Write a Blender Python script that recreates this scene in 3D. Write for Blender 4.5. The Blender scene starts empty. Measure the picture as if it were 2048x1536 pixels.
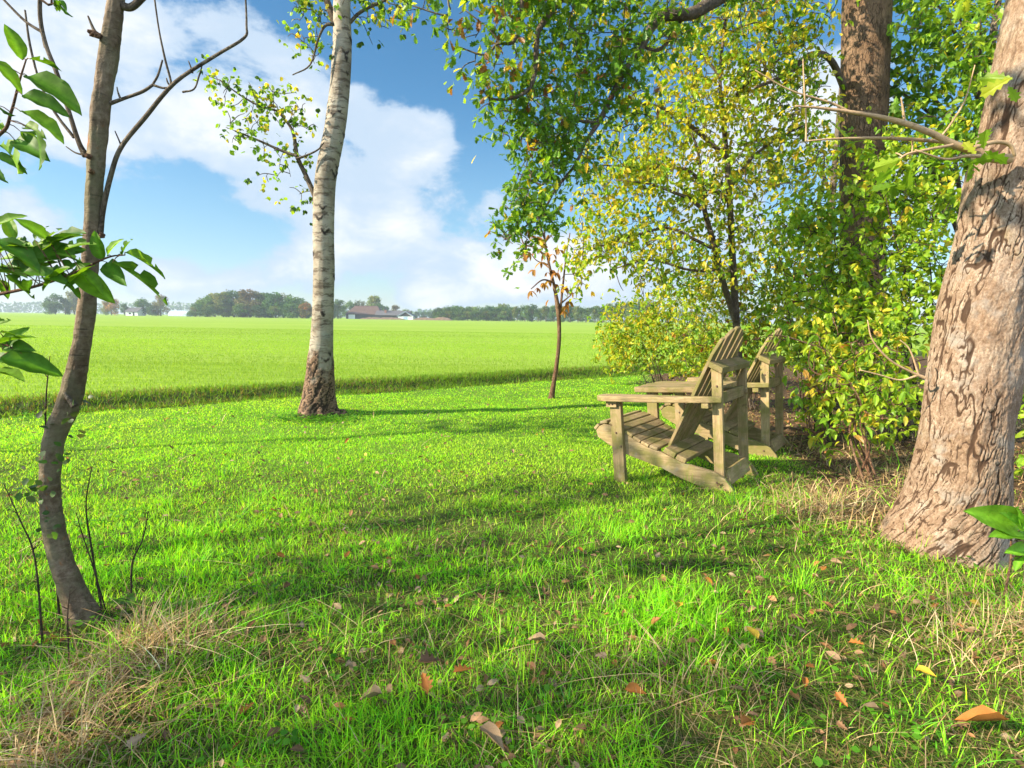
import bpy, bmesh, math
import numpy as np
from mathutils import Vector, Matrix, Euler

S = bpy.context.scene
COL = S.collection

# ------------------------------------------------------------------ camera, sky, sun, exposure
F = 1100.0                      # focal length in pixels of a 2048 wide frame
CAM = np.array([0.0, 0.0, 1.2])
PITCH = math.atan(129.5 / F)
ROLL = math.radians(0.86)
cam = bpy.data.objects.new('camera', bpy.data.cameras.new('camera'))
COL.objects.link(cam)
cam.data.sensor_width = 36.0
cam.data.lens = F / 2048 * 36.0
cam.data.clip_start = 0.05
cam.data.clip_end = 4000
cam.matrix_world = Matrix.Translation(CAM) @ Matrix.Rotation(math.pi / 2 - PITCH, 4, 'X') @ Matrix.Rotation(ROLL, 4, 'Z')
S.camera = cam

SUN_EL, SUN_AZ = math.radians(29), math.atan2(-0.955, -0.295)      # azimuth from +Y, clockwise
sun_dir = Vector((math.sin(SUN_AZ) * math.cos(SUN_EL), math.cos(SUN_AZ) * math.cos(SUN_EL), math.sin(SUN_EL)))
sun = bpy.data.objects.new('sun', bpy.data.lights.new('sun', 'SUN'))
COL.objects.link(sun)
sun.data.energy = 3.6
sun.data.angle = math.radians(0.5)
sun.data.color = (1.0, 0.87, 0.66)
sun.rotation_euler = sun_dir.to_track_quat('Z', 'Y').to_euler()
sun.location = (-20, -6, 15)

S.view_settings.view_transform = 'Standard'
S.view_settings.look = 'None'
S.view_settings.gamma = 1
S.view_settings.exposure = 1.85
S.cycles.max_bounces = 7
S.cycles.diffuse_bounces = 4
S.cycles.glossy_bounces = 2
S.cycles.transmission_bounces = 5
S.cycles.transparent_max_bounces = 8
S.cycles.volume_bounces = 0
S.cycles.sample_clamp_indirect = 6
S.cycles.use_denoising = True


def ray(px, py):
    """direction (world) through a pixel of the 2048 x 1536 frame"""
    xi, ui = (px - 1024) / F, (768 - py) / F
    cr, sr, c, s = math.cos(ROLL), math.sin(ROLL), math.cos(PITCH), math.sin(PITCH)
    x, u = xi * cr - ui * sr, xi * sr + ui * cr
    return np.array([x, c + u * s, -s + u * c])


def P(px, py, y):
    d = ray(px, py)
    return CAM + d * (y / d[1])


def G(px, py, z=0.0):
    d = ray(px, py)
    return CAM + d * ((z - CAM[2]) / d[2])


class NT:
    """small helper to write node trees"""
    def __init__(self, tree):
        self.t = tree
        tree.nodes.clear()

    def n(self, kind, **kw):
        nd = self.t.nodes.new(kind)
        for k, v in kw.items():
            setattr(nd, k, v)
        return nd

    def l(self, a, b):
        self.t.links.new(a, b)

    def val(self, sock, v):
        if hasattr(v, 'is_output') or isinstance(v, bpy.types.NodeSocket):
            self.l(v, sock)
        else:
            sock.default_value = v

    def math(self, op, a, b=None, c=None, clamp=False):
        nd = self.n('ShaderNodeMath', operation=op, use_clamp=clamp)
        for i, v in enumerate((a, b, c)):
            if v is not None:
                self.val(nd.inputs[i], v)
        return nd.outputs[0]

    def smooth(self, x, lo, hi, a=0.0, b=1.0):
        nd = self.n('ShaderNodeMapRange', interpolation_type='SMOOTHSTEP')
        self.val(nd.inputs['Value'], x)
        nd.inputs['From Min'].default_value = lo
        nd.inputs['From Max'].default_value = hi
        nd.inputs['To Min'].default_value = a
        nd.inputs['To Max'].default_value = b
        return nd.outputs[0]

    def mix(self, f, a, b, mode='MIX'):
        nd = self.n('ShaderNodeMix', data_type='RGBA', blend_type=mode)
        self.val(nd.inputs[0], f)
        for i, v in ((6, a), (7, b)):
            if isinstance(v, tuple):
                v = (*v[:3], 1.0)
            self.val(nd.inputs[i], v)
        return nd.outputs[2]

    def noise(self, vec, scale, detail=4, rough=0.55, dist=0.0, out=0):
        nd = self.n('ShaderNodeTexNoise')
        if vec is not None:
            self.l(vec, nd.inputs['Vector'])
        nd.inputs['Scale'].default_value = scale
        nd.inputs['Detail'].default_value = detail
        nd.inputs['Roughness'].default_value = rough
        nd.inputs['Distortion'].default_value = dist
        return nd.outputs[out]

    def voro(self, vec, scale, feature='DISTANCE_TO_EDGE'):
        nd = self.n('ShaderNodeTexVoronoi', feature=feature)
        self.l(vec, nd.inputs['Vector'])
        nd.inputs['Scale'].default_value = scale
        return nd.outputs['Distance']

    def mapping(self, vec, scale=(1, 1, 1), loc=(0, 0, 0), rot=(0, 0, 0)):
        nd = self.n('ShaderNodeMapping')
        self.l(vec, nd.inputs['Vector'])
        nd.inputs['Scale'].default_value = scale
        nd.inputs['Location'].default_value = loc
        nd.inputs['Rotation'].default_value = rot
        return nd.outputs[0]

    def coord(self, which='Object'):
        return self.n('ShaderNodeTexCoord').outputs[which]


world = bpy.data.worlds.new('World')
S.world = world
world.use_nodes = True
w = NT(world.node_tree)
sky = w.n('ShaderNodeTexSky', sky_type='NISHITA')
sky.sun_disc = False
sky.sun_elevation = SUN_EL
sky.sun_rotation = SUN_AZ
sky.air_density = 1.0
sky.dust_density = 0.3
sky.ozone_density = 2.5
dirv = w.coord('Generated')
sep = w.n('ShaderNodeSeparateXYZ')
w.l(dirv, sep.inputs[0])
az = w.math('ARCTAN2', sep.outputs[0], sep.outputs[1])
el = w.math('ARCSINE', sep.outputs[2])
# banks of cloud: centre and half size in the sky, each as (photo x, y, half width, half height, weight)
CLOUDS = [(150, 140, 200, 170, 1.1), (400, 110, 200, 150, 1.1), (250, 270, 260, 100, .8), (540, 200, 150, 150, 1.0), (40, 440, 110, 80, 1.0), (330, 565, 110, 55, .95),
          (90, 520, 110, 60, .8), (760, 280, 150, 110, 1.0), (640, 350, 150, 150, .85), (850, 270, 80, 60, .8), (750, 430, 110, 90, 1.0), (690, 530, 160, 80, .9), (490, 560, 110, 60, .75),
          (500, 400, 80, 60, .45), (970, 410, 90, 55, .8), (920, 550, 100, 75, 1.3), (1010, 540, 110, 65, 1.1), (1120, 505, 100, 60, 1.3), (1220, 580, 150, 50, 1.0), (840, 600, 60, 30, .8),
          (1480, 260, 170, 160, 1.0), (1400, 480, 200, 120, .9), (1700, 180, 150, 200, .9), (1850, 400, 180, 180, .8)]
field = None
for (cx, cy, rx, ry, wt) in CLOUDS:
    d = ray(cx, cy)
    d = d / np.linalg.norm(d)
    a0, e0 = math.atan2(d[0], d[1]), math.asin(d[2])
    dx, dy = ray(cx + rx, cy), ray(cx, cy - ry)
    ra = abs(math.atan2(dx[0], dx[1]) - a0)
    re = abs(math.asin(dy[2] / np.linalg.norm(dy)) - e0)
    qa = w.math('POWER', w.math('ABSOLUTE', w.math('MULTIPLY', w.math('SUBTRACT', az, a0), 1 / ra)), 2.0)
    qe = w.math('POWER', w.math('ABSOLUTE', w.math('MULTIPLY', w.math('SUBTRACT', el, e0), 1 / re)), 2.0)
    g = w.math('MULTIPLY', w.math('EXPONENT', w.math('MULTIPLY', w.math('ADD', qa, qe), -1.1)), wt)
    field = g if field is None else w.math('ADD', field, g)
field = w.math('MINIMUM', field, 1.15)
back = w.smooth(sep.outputs[1], 0.25, -0.2, 0.0, 0.62)                # some cloud behind the viewer as well
field = w.math('ADD', field, back)
mv = w.mapping(dirv, scale=(1, 1, 1.7))
nz = w.noise(mv, 5.2, 13, 0.58, 0.25)
nz2 = w.noise(mv, 15.0, 10, 0.62, 0.15)
dens = w.math('ADD', w.math('ADD', field, -0.58), w.math('MULTIPLY', w.math('ADD', nz, -0.5), 2.3))
dens = w.math('ADD', dens, w.math('MULTIPLY', w.math('ADD', nz2, -0.5), 0.9))
mask = w.smooth(dens, -0.06, 0.30)
shade = w.smooth(w.noise(w.mapping(dirv, scale=(1, 1, 1.7), loc=(0, 0, -.03)), 5.0, 9, 0.6, 0.3), 0.36, 0.66)
core = w.math('MULTIPLY', w.smooth(dens, 0.1, 0.75), shade)
SKY_K = 0.065
hs = w.n('ShaderNodeHueSaturation')
w.l(sky.outputs[0], hs.inputs['Color'])
hs.inputs['Saturation'].default_value = 1.24
hs.inputs['Hue'].default_value = 0.492
hs.inputs['Value'].default_value = 0.78
low = w.smooth(el, 0.0, 0.38, 0.44, 0.0)
skyc = w.mix(low, hs.outputs[0], (2.0, 3.15, 4.15))
cloudc = w.mix(core, (2.8, 3.45, 4.2), (4.7, 4.75, 4.8))
fill_sky = w.math('MAXIMUM', w.smooth(sep.outputs[1], .25, -.35), w.smooth(sep.outputs[2], .66, .9))
cloudc = w.mix(1.0, cloudc, w.mix(fill_sky, (1, 1, 1), (5.0, 4.75, 4.5)), 'MULTIPLY')  # clouds out of view, behind and overhead, brightened as added fill for the shade
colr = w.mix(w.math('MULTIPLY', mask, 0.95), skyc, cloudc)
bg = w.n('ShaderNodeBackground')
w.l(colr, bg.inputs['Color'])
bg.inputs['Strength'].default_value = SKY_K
out = w.n('ShaderNodeOutputWorld')
w.l(bg.outputs[0], out.inputs['Surface'])

# ------------------------------------------------------------------ mesh helpers
def new_mesh(name, verts, faces, col=None, smooth=True):
    """verts (N,3); faces: one (M,k) index array or a list of them; col (N,3) base colours"""
    verts = np.asarray(verts, np.float32)
    if isinstance(faces, np.ndarray):
        faces = [faces]
    faces = [np.asarray(f, np.int32) for f in faces if len(f)]
    me = bpy.data.meshes.new(name)
    me.vertices.add(len(verts))
    me.vertices.foreach_set('co', verts.ravel())
    idx = np.concatenate([f.ravel() for f in faces])
    tot = np.concatenate([np.full(len(f), f.shape[1], np.int32) for f in faces])
    start = np.concatenate([[0], np.cumsum(tot)[:-1]]).astype(np.int32)
    me.loops.add(len(idx))
    me.loops.foreach_set('vertex_index', idx)
    me.polygons.add(len(tot))
    me.polygons.foreach_set('loop_start', start)
    me.polygons.foreach_set('use_smooth', np.full(len(tot), smooth, bool))
    me.update(calc_edges=True)
    if col is not None:
        a = me.attributes.new('Col', 'FLOAT_COLOR', 'POINT')
        c4 = np.ones((len(verts), 4), np.float32)
        c4[:, :3] = col
        a.data.foreach_set('color', c4.ravel())
    return me


def link(name, me, mat=None, parent=None, origin=None):
    o = bpy.data.objects.new(name, me)
    COL.objects.link(o)
    if mat is not None:
        me.materials.append(mat)
    if parent is not None:
        o.parent = parent
    if origin is not None:
        o.location = origin
    return o


def tag(o, label=None, cat=None, group=None, kind=None):
    if label: o['label'] = label
    if cat: o['category'] = cat
    if group: o['group'] = group
    if kind: o['kind'] = kind
    return o


def thing(name, label, cat, loc=(0, 0, 0), rot=(0, 0, 0), group=None):
    o = bpy.data.objects.new(name, None)
    o.empty_display_size = 0.1
    COL.objects.link(o)
    o.location = loc
    o.rotation_euler = rot
    return tag(o, label, cat, group)


def copy_thing(src, loc, rotz=0.0, scale=1.0, label=None):
    r = src.copy()
    COL.objects.link(r)
    r.location = loc
    r.rotation_euler = (0, 0, rotz)
    r.scale = (scale, scale, scale) if np.isscalar(scale) else scale
    if label:
        r['label'] = label
    for ch in list(src.children):
        c = ch.copy()
        COL.objects.link(c)
        c.parent = r
        for g in list(ch.children):
            d = g.copy()
            COL.objects.link(d)
            d.parent = c
    return r


def hash2(ix, iy, seed):
    h = (ix.astype(np.int64) * 374761393 + iy.astype(np.int64) * 668265263 + seed * 974711) & 0x7fffffff
    h = ((h ^ (h >> 13)) * 1274126177) & 0x7fffffff
    return ((h ^ (h >> 16)) & 0xffff) / 65535.0


def vnoise(x, y, seed=0):
    x, y = np.asarray(x, float), np.asarray(y, float)
    ix, iy = np.floor(x), np.floor(y)
    fx, fy = x - ix, y - iy
    fx, fy = fx * fx * (3 - 2 * fx), fy * fy * (3 - 2 * fy)
    a = hash2(ix, iy, seed); b = hash2(ix + 1, iy, seed); c = hash2(ix, iy + 1, seed); d = hash2(ix + 1, iy + 1, seed)
    return (a * (1 - fx) + b * fx) * (1 - fy) + (c * (1 - fx) + d * fx) * fy


def fbm(x, y, seed=0, oct=3):
    s, a, t = 0, 1.0, 0
    for i in range(oct):
        s = s + a * vnoise(np.asarray(x) * 2 ** i, np.asarray(y) * 2 ** i, seed + i)
        t += a
        a *= .5
    return s / t


def sstep(a, b, x):
    t = np.clip((np.asarray(x, float) - a) / (b - a), 0, 1)
    return t * t * (3 - 2 * t)


def catmull(pts, n):
    """resample a polyline (K,d) as a Catmull-Rom curve with n points per span"""
    p = np.asarray(pts, float)
    p = np.vstack([2 * p[0] - p[1], p, 2 * p[-1] - p[-2]])
    o = []
    for i in range(1, len(p) - 2):
        t = np.linspace(0, 1, n, endpoint=False)[:, None]
        a, b, c, d = p[i - 1], p[i], p[i + 1], p[i + 2]
        o.append(.5 * ((2 * b) + (-a + c) * t + (2 * a - 5 * b + 4 * c - d) * t ** 2 + (-a + 3 * b - 3 * c + d) * t ** 3))
    o.append(p[-2][None])
    return np.vstack(o)


class Geo:
    """collects pieces of one mesh"""
    def __init__(self):
        self.v, self.f, self.c, self.n = [], {}, [], 0

    def add(self, v, faces, c=None):
        v = np.asarray(v, float)
        for f in (faces if isinstance(faces, list) else [faces]):
            f = np.asarray(f, np.int64)
            if len(f):
                self.f.setdefault(f.shape[1], []).append(f + self.n)
        self.v.append(v)
        self.c.append(np.broadcast_to(np.asarray(c if c is not None else (.5, .5, .5), float), v.shape))
        self.n += len(v)

    def tube(self, pts, rad, sides=6, bump=0.0, flare=0.0, seed=1, cap=True, relief=None):
        p = np.asarray(pts, float)
        r = np.asarray(rad, float)
        k = len(p)
        t = np.gradient(p, axis=0)
        t /= np.linalg.norm(t, axis=1)[:, None] + 1e-12
        ref = np.array([0., 0., 1.]) if abs(t[0][2]) < .9 else np.array([1., 0., 0.])
        nrm = np.cross(t[0], ref)
        nrm /= np.linalg.norm(nrm)
        ns = []
        for i in range(k):
            nrm = nrm - t[i] * nrm.dot(t[i])
            nrm /= np.linalg.norm(nrm) + 1e-12
            ns.append(nrm)
        ns = np.array(ns)
        bs = np.cross(t, ns)
        a = np.linspace(0, 2 * np.pi, sides, endpoint=False)
        rr = np.repeat(r[:, None], sides, 1)
        if bump or flare:
            s = np.concatenate([[0], np.cumsum(np.linalg.norm(np.diff(p, axis=0), axis=1))])
            A, Sg = np.meshgrid(a, s)
            ca, sa = np.cos(A) * 2.2, np.sin(A) * 2.2
            n1 = fbm(ca + Sg * 2.3 + 10, sa - Sg * 1.1 + 20, seed, 3) - .5
            n2 = fbm(ca * 3 + 30 + Sg * 9, sa * 3 + 40 + Sg * 5, seed + 9, 3) - .5
            rr = rr * (1 + bump * (1.6 * n1 + .6 * n2))
            if flare:
                rr = rr * (1 + flare * np.exp(-Sg / .16) * (.55 + .9 * np.cos(A * 5 + seed) * np.cos(A * 2 + 1.3 * seed)))
        cc = None
        if relief is not None:
            s = np.concatenate([[0], np.cumsum(np.linalg.norm(np.diff(p, axis=0), axis=1))])
            A, Sg = np.meshgrid(a, s)
            dsp, cc = relief(A, Sg, r[:, None])
            rr = rr + dsp
            cc = cc.reshape(-1, 3)
        v = p[:, None, :] + rr[..., None] * (np.cos(a)[None, :, None] * ns[:, None, :] + np.sin(a)[None, :, None] * bs[:, None, :])
        v = v.reshape(-1, 3)
        i = np.arange(k - 1)[:, None] * sides
        j = np.arange(sides)[None, :]
        j2 = (j + 1) % sides
        q = np.stack([i + j, i + j2, i + sides + j2, i + sides + j], -1).reshape(-1, 4)
        self.add(v, q, cc)
        if cap:
            self.add(p[-1:] + t[-1:] * r[-1] * .3, [])
            e = (k - 1) * sides - k * sides + self.n - 1
            jj = np.arange(sides)
            base = self.n - 1 - sides
            self.f.setdefault(3, []).append(np.stack([base + jj, base + (jj + 1) % sides, np.full(sides, self.n - 1)], -1))

    def leaves(self, tmpl, pos, along, normal, size, col):
        """one copy of a template leaf per row"""
        tv, tf = tmpl[:2]
        n, k = len(pos), len(tv)
        if n == 0:
            return
        y = along / (np.linalg.norm(along, axis=1)[:, None] + 1e-9)
        x = np.cross(y, normal)
        x /= np.linalg.norm(x, axis=1)[:, None] + 1e-9
        z = np.cross(x, y)
        s = np.asarray(size)[:, None, None]
        v = pos[:, None, :] + s * (tv[None, :, 0:1] * x[:, None] + tv[None, :, 1:2] * y[:, None] + tv[None, :, 2:3] * z[:, None])
        fs = [(f[None] + (np.arange(n) * k)[:, None, None]).reshape(-1, f.shape[1]) for f in tf]
        cc = np.repeat(col, k, 0)
        if len(tmpl) > 2:
            cc = np.clip(cc * np.tile(tmpl[2], n)[:, None], 0, .9)
        self.add(v.reshape(-1, 3), fs, cc)

    def mesh(self, name, smooth=True, col=True):
        return new_mesh(name, np.vstack(self.v), [np.vstack(f) for f in self.f.values()], np.vstack(self.c) if col else None, smooth)


def ridge(u, s, fu, fs, w_, seed, oct=2):
    """thin wandering cracks: 1 in the crack, 0 on the plate"""
    return 1 - sstep(0, w_, np.abs(fbm(u * fu, s * fs, seed, oct) - .5))


def relief_oak(A, Sg, r):
    u = A * np.minimum(r, .32)
    u = u + .035 * (fbm(u * 7 + 3, Sg * 5, 301) - .5) + .012 * (vnoise(u * 40, Sg * 30, 302) - .5)
    gate = sstep(.36, .56, fbm(u * 4, Sg * 2.2, 303))
    c1 = ridge(u, Sg, 27, 3.6, .050, 304) * (.35 + .65 * gate)
    c2 = ridge(u, Sg, 64, 12, .07, 306) * (.25 + .45 * gate)
    c3 = ridge(u + 9, Sg, 16, 24, .022, 308) * .4 * gate
    cr = np.maximum(np.maximum(c1, c2), c3)
    flake = np.floor(fbm(u * 22, Sg * 11, 310) * 9) / 9
    rough = fbm(u * 70, Sg * 55, 312, 3)
    d = -.0065 * cr + .003 * (flake - .5) + .006 * (rough - .5) + .007 * (fbm(u * 9, Sg * 4.5, 314) - .5)
    return d, np.stack([cr, flake, rough], -1)


def relief_birch(A, Sg, r):
    u = A * np.minimum(r, .2)
    u2 = u + .03 * (fbm(u * 9, Sg * 6, 321) - .5)
    cork = sstep(.46, .60, sstep(1.35, .15, Sg) * .62 + .62 * (fbm(u2 * 7, Sg * 2.6, 322) - .5) + .16 + .25 * sstep(.5, .25, Sg))
    cr = np.maximum(ridge(u2, Sg, 30, 7, .11, 323), .8 * ridge(u2, Sg, 40, 30, .08, 325))
    rough = fbm(u2 * 60, Sg * 45, 327)
    ring = fbm(u * 3, Sg * 38, 329, 3)
    # dark scars like eyes where limbs have dropped
    eye = np.zeros_like(A)
    rg = np.random.default_rng(17)
    for k in range(40):
        a0, s0_ = rg.uniform(1.2, 5.4), rg.uniform(.7, 7.0)
        w_, h_ = rg.uniform(.015, .075), rg.uniform(.006, .035)
        du = (A - a0) * r
        eye = np.maximum(eye, sstep(1.15, .7, np.sqrt((du / w_) ** 2 + ((Sg - s0_ - .9 * np.abs(du)) / h_) ** 2) + .9 * (vnoise(A * 30, Sg * 60, 331) - .5)))
    d = cork * (.012 * (1 - cr) + .007 * (rough - .5)) + (1 - cork) * (.0025 * (ring - .5)) + .004 * eye
    return d, np.stack([cr, cork, eye], -1)


def relief_ring(A, Sg, r):
    u = A * np.minimum(r, .1)
    ring = fbm(u * 9, Sg * 46, 341, 3)
    lump = fbm(u * 16, Sg * 11, 343, 3)
    d = .0035 * (ring - .5) + .010 * (lump - .5)
    return d, np.stack([ring, lump, ring], -1)


# ------------------------------------------------------------------ materials
def material(name):
    m = bpy.data.materials.new(name)
    m.use_nodes = True
    return m, NT(m.node_tree)


def finish(m, t, colr, rough=0.8, bump=None, strength=0.4, dist=0.02, spec=0.3):
    b = t.n('ShaderNodeBsdfPrincipled')
    t.val(b.inputs['Base Color'], (*colr, 1) if isinstance(colr, tuple) else colr)
    t.val(b.inputs['Roughness'], rough)
    b.inputs['Specular IOR Level'].default_value = spec
    if bump is not None:
        bn = t.n('ShaderNodeBump')
        bn.inputs['Strength'].default_value = strength
        bn.inputs['Distance'].default_value = dist
        t.l(bump, bn.inputs['Height'])
        t.l(bn.outputs[0], b.inputs['Normal'])
    o = t.n('ShaderNodeOutputMaterial')
    t.l(b.outputs[0], o.inputs['Surface'])
    return m


def leaf_material(name, trans=0.45, boost=(1.5, 1.35, .6), rough=0.45, vein=0.0, spec=0.35, hue_by_object=0.0):
    m, t = material(name)
    at = t.n('ShaderNodeAttribute', attribute_name='Col')
    c = at.outputs['Color']
    if hue_by_object:
        oi = t.n('ShaderNodeObjectInfo')
        h = t.n('ShaderNodeHueSaturation')
        t.l(c, h.inputs['Color'])
        t.l(t.math('MULTIPLY_ADD', oi.outputs['Random'], hue_by_object, .5 - hue_by_object * .55), h.inputs['Hue'])
        t.l(t.math('MULTIPLY_ADD', t.math('FRACT', t.math('MULTIPLY', oi.outputs['Random'], 7.3)), .5, .75), h.inputs['Value'])
        c = h.outputs[0]
    if vein:
        n = t.noise(t.coord('Object'), 60, 3, .6)
        c = t.mix(t.smooth(n, .4, .7), c, t.mix(1.0, c, (.75, .8, .7), 'MULTIPLY'))
        c = t.mix(t.smooth(t.noise(t.coord('Object'), 110, 2, .5), .70, .76), c, (.13, .07, .02))
    b = t.n('ShaderNodeBsdfPrincipled')
    t.l(c, b.inputs['Base Color'])
    b.inputs['Roughness'].default_value = rough
    b.inputs['Specular IOR Level'].default_value = spec
    tr = t.n('ShaderNodeBsdfTranslucent')
    t.l(t.mix(1.0, c, boost, 'MULTIPLY'), tr.inputs['Color'])
    mx = t.n('ShaderNodeMixShader')
    mx.inputs[0].default_value = trans
    t.l(b.outputs[0], mx.inputs[1])
    t.l(tr.outputs[0], mx.inputs[2])
    o = t.n('ShaderNodeOutputMaterial')
    t.l(mx.outputs[0], o.inputs['Surface'])
    return m


M_LEAF = leaf_material('leaf', .50, (1.55, 1.4, .6), .42)
M_BIGLEAF = leaf_material('broad_leaf', .42, (1.5, 1.4, .5), .5, vein=1, spec=.18)
M_GRASS = leaf_material('grass_blade', .48, (1.5, 1.4, .5), .5, spec=.16)
M_DRY = leaf_material('dry_straw', .25, (1.2, 1.1, .9), .7, spec=.15)
M_LITTER = leaf_material('fallen_leaf', .15, (1.2, 1.0, .8), .6, vein=1, spec=.25)
M_FAR = leaf_material('far_foliage', .25, (1.4, 1.3, .7), .8, spec=.1, hue_by_object=.035)


def bark_oak(name, base, light, crack, scale, moss=None):
    m, t = material(name)
    co = t.coord('Object')
    wob = t.n('ShaderNodeVectorMath', operation='ADD')
    nv = t.n('ShaderNodeVectorMath', operation='SCALE')
    t.l(t.noise(co, scale * .7, 4, .6, 0, 1), nv.inputs[0])
    nv.inputs['Scale'].default_value = .07
    t.l(co, wob.inputs[0]); t.l(nv.outputs[0], wob.inputs[1])
    def seam(sc, zs, wdt, dist):
        n_ = t.noise(t.mapping(wob.outputs[0], scale=(1, 1, zs)), sc, 3, .5, dist)
        return t.smooth(t.math('ABSOLUTE', t.math('SUBTRACT', n_, .5)), 0.0, wdt, 1, 0)
    gate = t.smooth(t.noise(co, scale * .5, 4, .6), .40, .56)
    c1 = t.math('MULTIPLY', seam(scale * 1.0, .15, .022, .15), t.math('MULTIPLY_ADD', gate, .8, .2))
    c2 = t.math('MULTIPLY', seam(scale * 2.3, .22, .03, .3), t.math('MULTIPLY_ADD', gate, .35, .25))
    e1 = t.voro(t.mapping(wob.outputs[0], scale=(1, 1, .45)), scale * 1.9)
    c3 = t.math('MULTIPLY', t.smooth(e1, 0, .06, 1, 0), t.math('MULTIPLY', gate, .45))
    cr = t.math('MAXIMUM', t.math('MAXIMUM', c1, c2), c3)
    grain = t.noise(t.mapping(co, scale=(1, 1, .5)), 55, 6, .7)
    patch = t.noise(co, 3.2, 5, .6)
    c = t.mix(t.smooth(patch, .35, .65), base, light)
    c = t.mix(t.smooth(grain, .3, .75), t.mix(1.0, c, (.62, .6, .6), 'MULTIPLY'), c)
    if moss:
        c = t.mix(t.math('MULTIPLY', t.smooth(t.noise(co, 2.0, 4, .6), .5, .75), .7), c, moss)
    c = t.mix(t.math('MULTIPLY', cr, .85), c, crack)
    h = t.math('SUBTRACT', t.math('MULTIPLY_ADD', grain, .35, t.math('MULTIPLY', patch, .4)), cr)
    return finish(m, t, c, .85, h, .9, .022, .2)


def bark_relief():
    m, t = material('oak_bark')
    co = t.coord('Object')
    at = t.n('ShaderNodeAttribute', attribute_name='Col')
    sp = t.n('ShaderNodeSeparateColor')
    t.l(at.outputs['Color'], sp.inputs[0])
    n1, n2 = t.noise(co, 2.4, 5, .6), t.noise(t.mapping(co, scale=(1, 1, .6)), 46, 6, .7)
    c = t.mix(t.smooth(n1, .34, .66), (.375, .285, .205), (.45, .37, .295))
    c = t.mix(t.smooth(sp.outputs[1], .3, .7), t.mix(1.0, c, (.80, .74, .70), 'MULTIPLY'), c)
    c = t.mix(t.smooth(n2, .32, .68), t.mix(1.0, c, (.62, .56, .52), 'MULTIPLY'), c)
    n3 = t.noise(t.mapping(co, scale=(1, 1, .7)), 130, 4, .75)
    c = t.mix(t.smooth(n3, .36, .64), t.mix(1.0, c, (.66, .60, .56), 'MULTIPLY'), c)
    c = t.mix(t.math('MULTIPLY', t.smooth(t.noise(co, 5.5, 5, .65), .52, .70), .6), c, (.27, .255, .23))     # grey lichen
    c = t.mix(t.math('MULTIPLY', t.smooth(t.noise(co, 3.5, 5, .65), .58, .75), .35), c, (.20, .19, .08))     # algae
    c = t.mix(t.smooth(sp.outputs[0], .10, .60, 0, .95), c, (.05, .028, .017))
    return finish(m, t, c, .9, n2, .55, .012, .15)


M_OAK = bark_relief()
M_OAK2 = bark_oak('brown_oak_bark', (.17, .105, .06), (.25, .165, .10), (.03, .02, .012), 11)
M_TWIG = bark_oak('grey_brown_twig', (.17, .13, .09), (.27, .22, .165), (.06, .045, .03), 40)
M_REDTWIG = bark_oak('reddish_twig', (.22, .11, .065), (.34, .22, .13), (.05, .03, .02), 40)
M_DARKTWIG = bark_oak('dark_twig', (.07, .05, .038), (.13, .09, .065), (.03, .02, .016), 40)
def tan_twig():
    m, t = material('tan_dead_branch')
    co = t.coord('Object')
    c = t.mix(t.smooth(t.noise(co, 9, 5, .65), .35, .65), (.50, .34, .19), (.38, .25, .15))
    c = t.mix(t.math('MULTIPLY', t.smooth(t.noise(co, 45, 4, .7), .5, .7), .6), c, (.20, .125, .075))
    return finish(m, t, c, .8, t.noise(co, 70, 4, .7), .5, .004, .2)


M_TANTWIG = tan_twig()


def bark_birch():
    m, t = material('birch_bark')
    co = t.coord('Object')
    sp = t.n('ShaderNodeSeparateXYZ')
    t.l(co, sp.inputs[0])
    at = t.n('ShaderNodeAttribute', attribute_name='Col')
    sc = t.n('ShaderNodeSeparateColor')
    t.l(at.outputs['Color'], sc.inputs[0])
    warp = t.n('ShaderNodeVectorMath', operation='ADD')
    wv = t.n('ShaderNodeVectorMath', operation='SCALE')
    t.l(t.noise(co, 5, 3, .6, 0, 1), wv.inputs[0])
    wv.inputs['Scale'].default_value = .10
    t.l(co, warp.inputs[0]); t.l(wv.outputs[0], warp.inputs[1])
    v = warp.outputs[0]
    b1 = t.noise(t.mapping(v, scale=(2.0, 2.0, 8)), 1.9, 7, .70, .3)
    b2 = t.noise(t.mapping(v, scale=(3.5, 3.5, 30)), 1.8, 5, .65, .2)
    fine = t.noise(t.mapping(v, scale=(3, 3, 75)), 2.0, 3, .6)
    gate = t.smooth(t.noise(co, 1.6, 3, .6), .35, .65)
    white = t.mix(t.smooth(t.noise(co, 3.2, 5, .65), .35, .68), (.36, .32, .26), (.18, .15, .11))
    white = t.mix(t.math('MULTIPLY', t.smooth(t.noise(co, 6, 4, .6), .55, .72), .6), white, (.27, .275, .24))
    white = t.mix(t.math('MULTIPLY', t.smooth(fine, .46, .70), .55), white, (.24, .165, .11))
    band = t.math('MAXIMUM', t.smooth(t.math('MULTIPLY_ADD', gate, .05, b1), .535, .63), t.math('MULTIPLY', t.smooth(b2, .57, .66), .75))
    c = t.mix(t.math('MULTIPLY', band, .88), white, (.085, .062, .045))
    c = t.mix(sc.outputs[2], c, (.03, .022, .018))
    cork = t.mix(t.smooth(t.noise(co, 30, 5, .7), .35, .7), (.12, .07, .042), (.24, .155, .10))
    cork = t.mix(t.smooth(sc.outputs[0], .1, .7, 0, .95), cork, (.024, .015, .010))
    c = t.mix(sc.outputs[1], c, cork)
    h = t.math('SUBTRACT', t.math('MULTIPLY', fine, .4), t.math('MULTIPLY', band, .35))
    return finish(m, t, c, .75, h, .6, .015, .2)


M_BIRCH = bark_birch()


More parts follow.
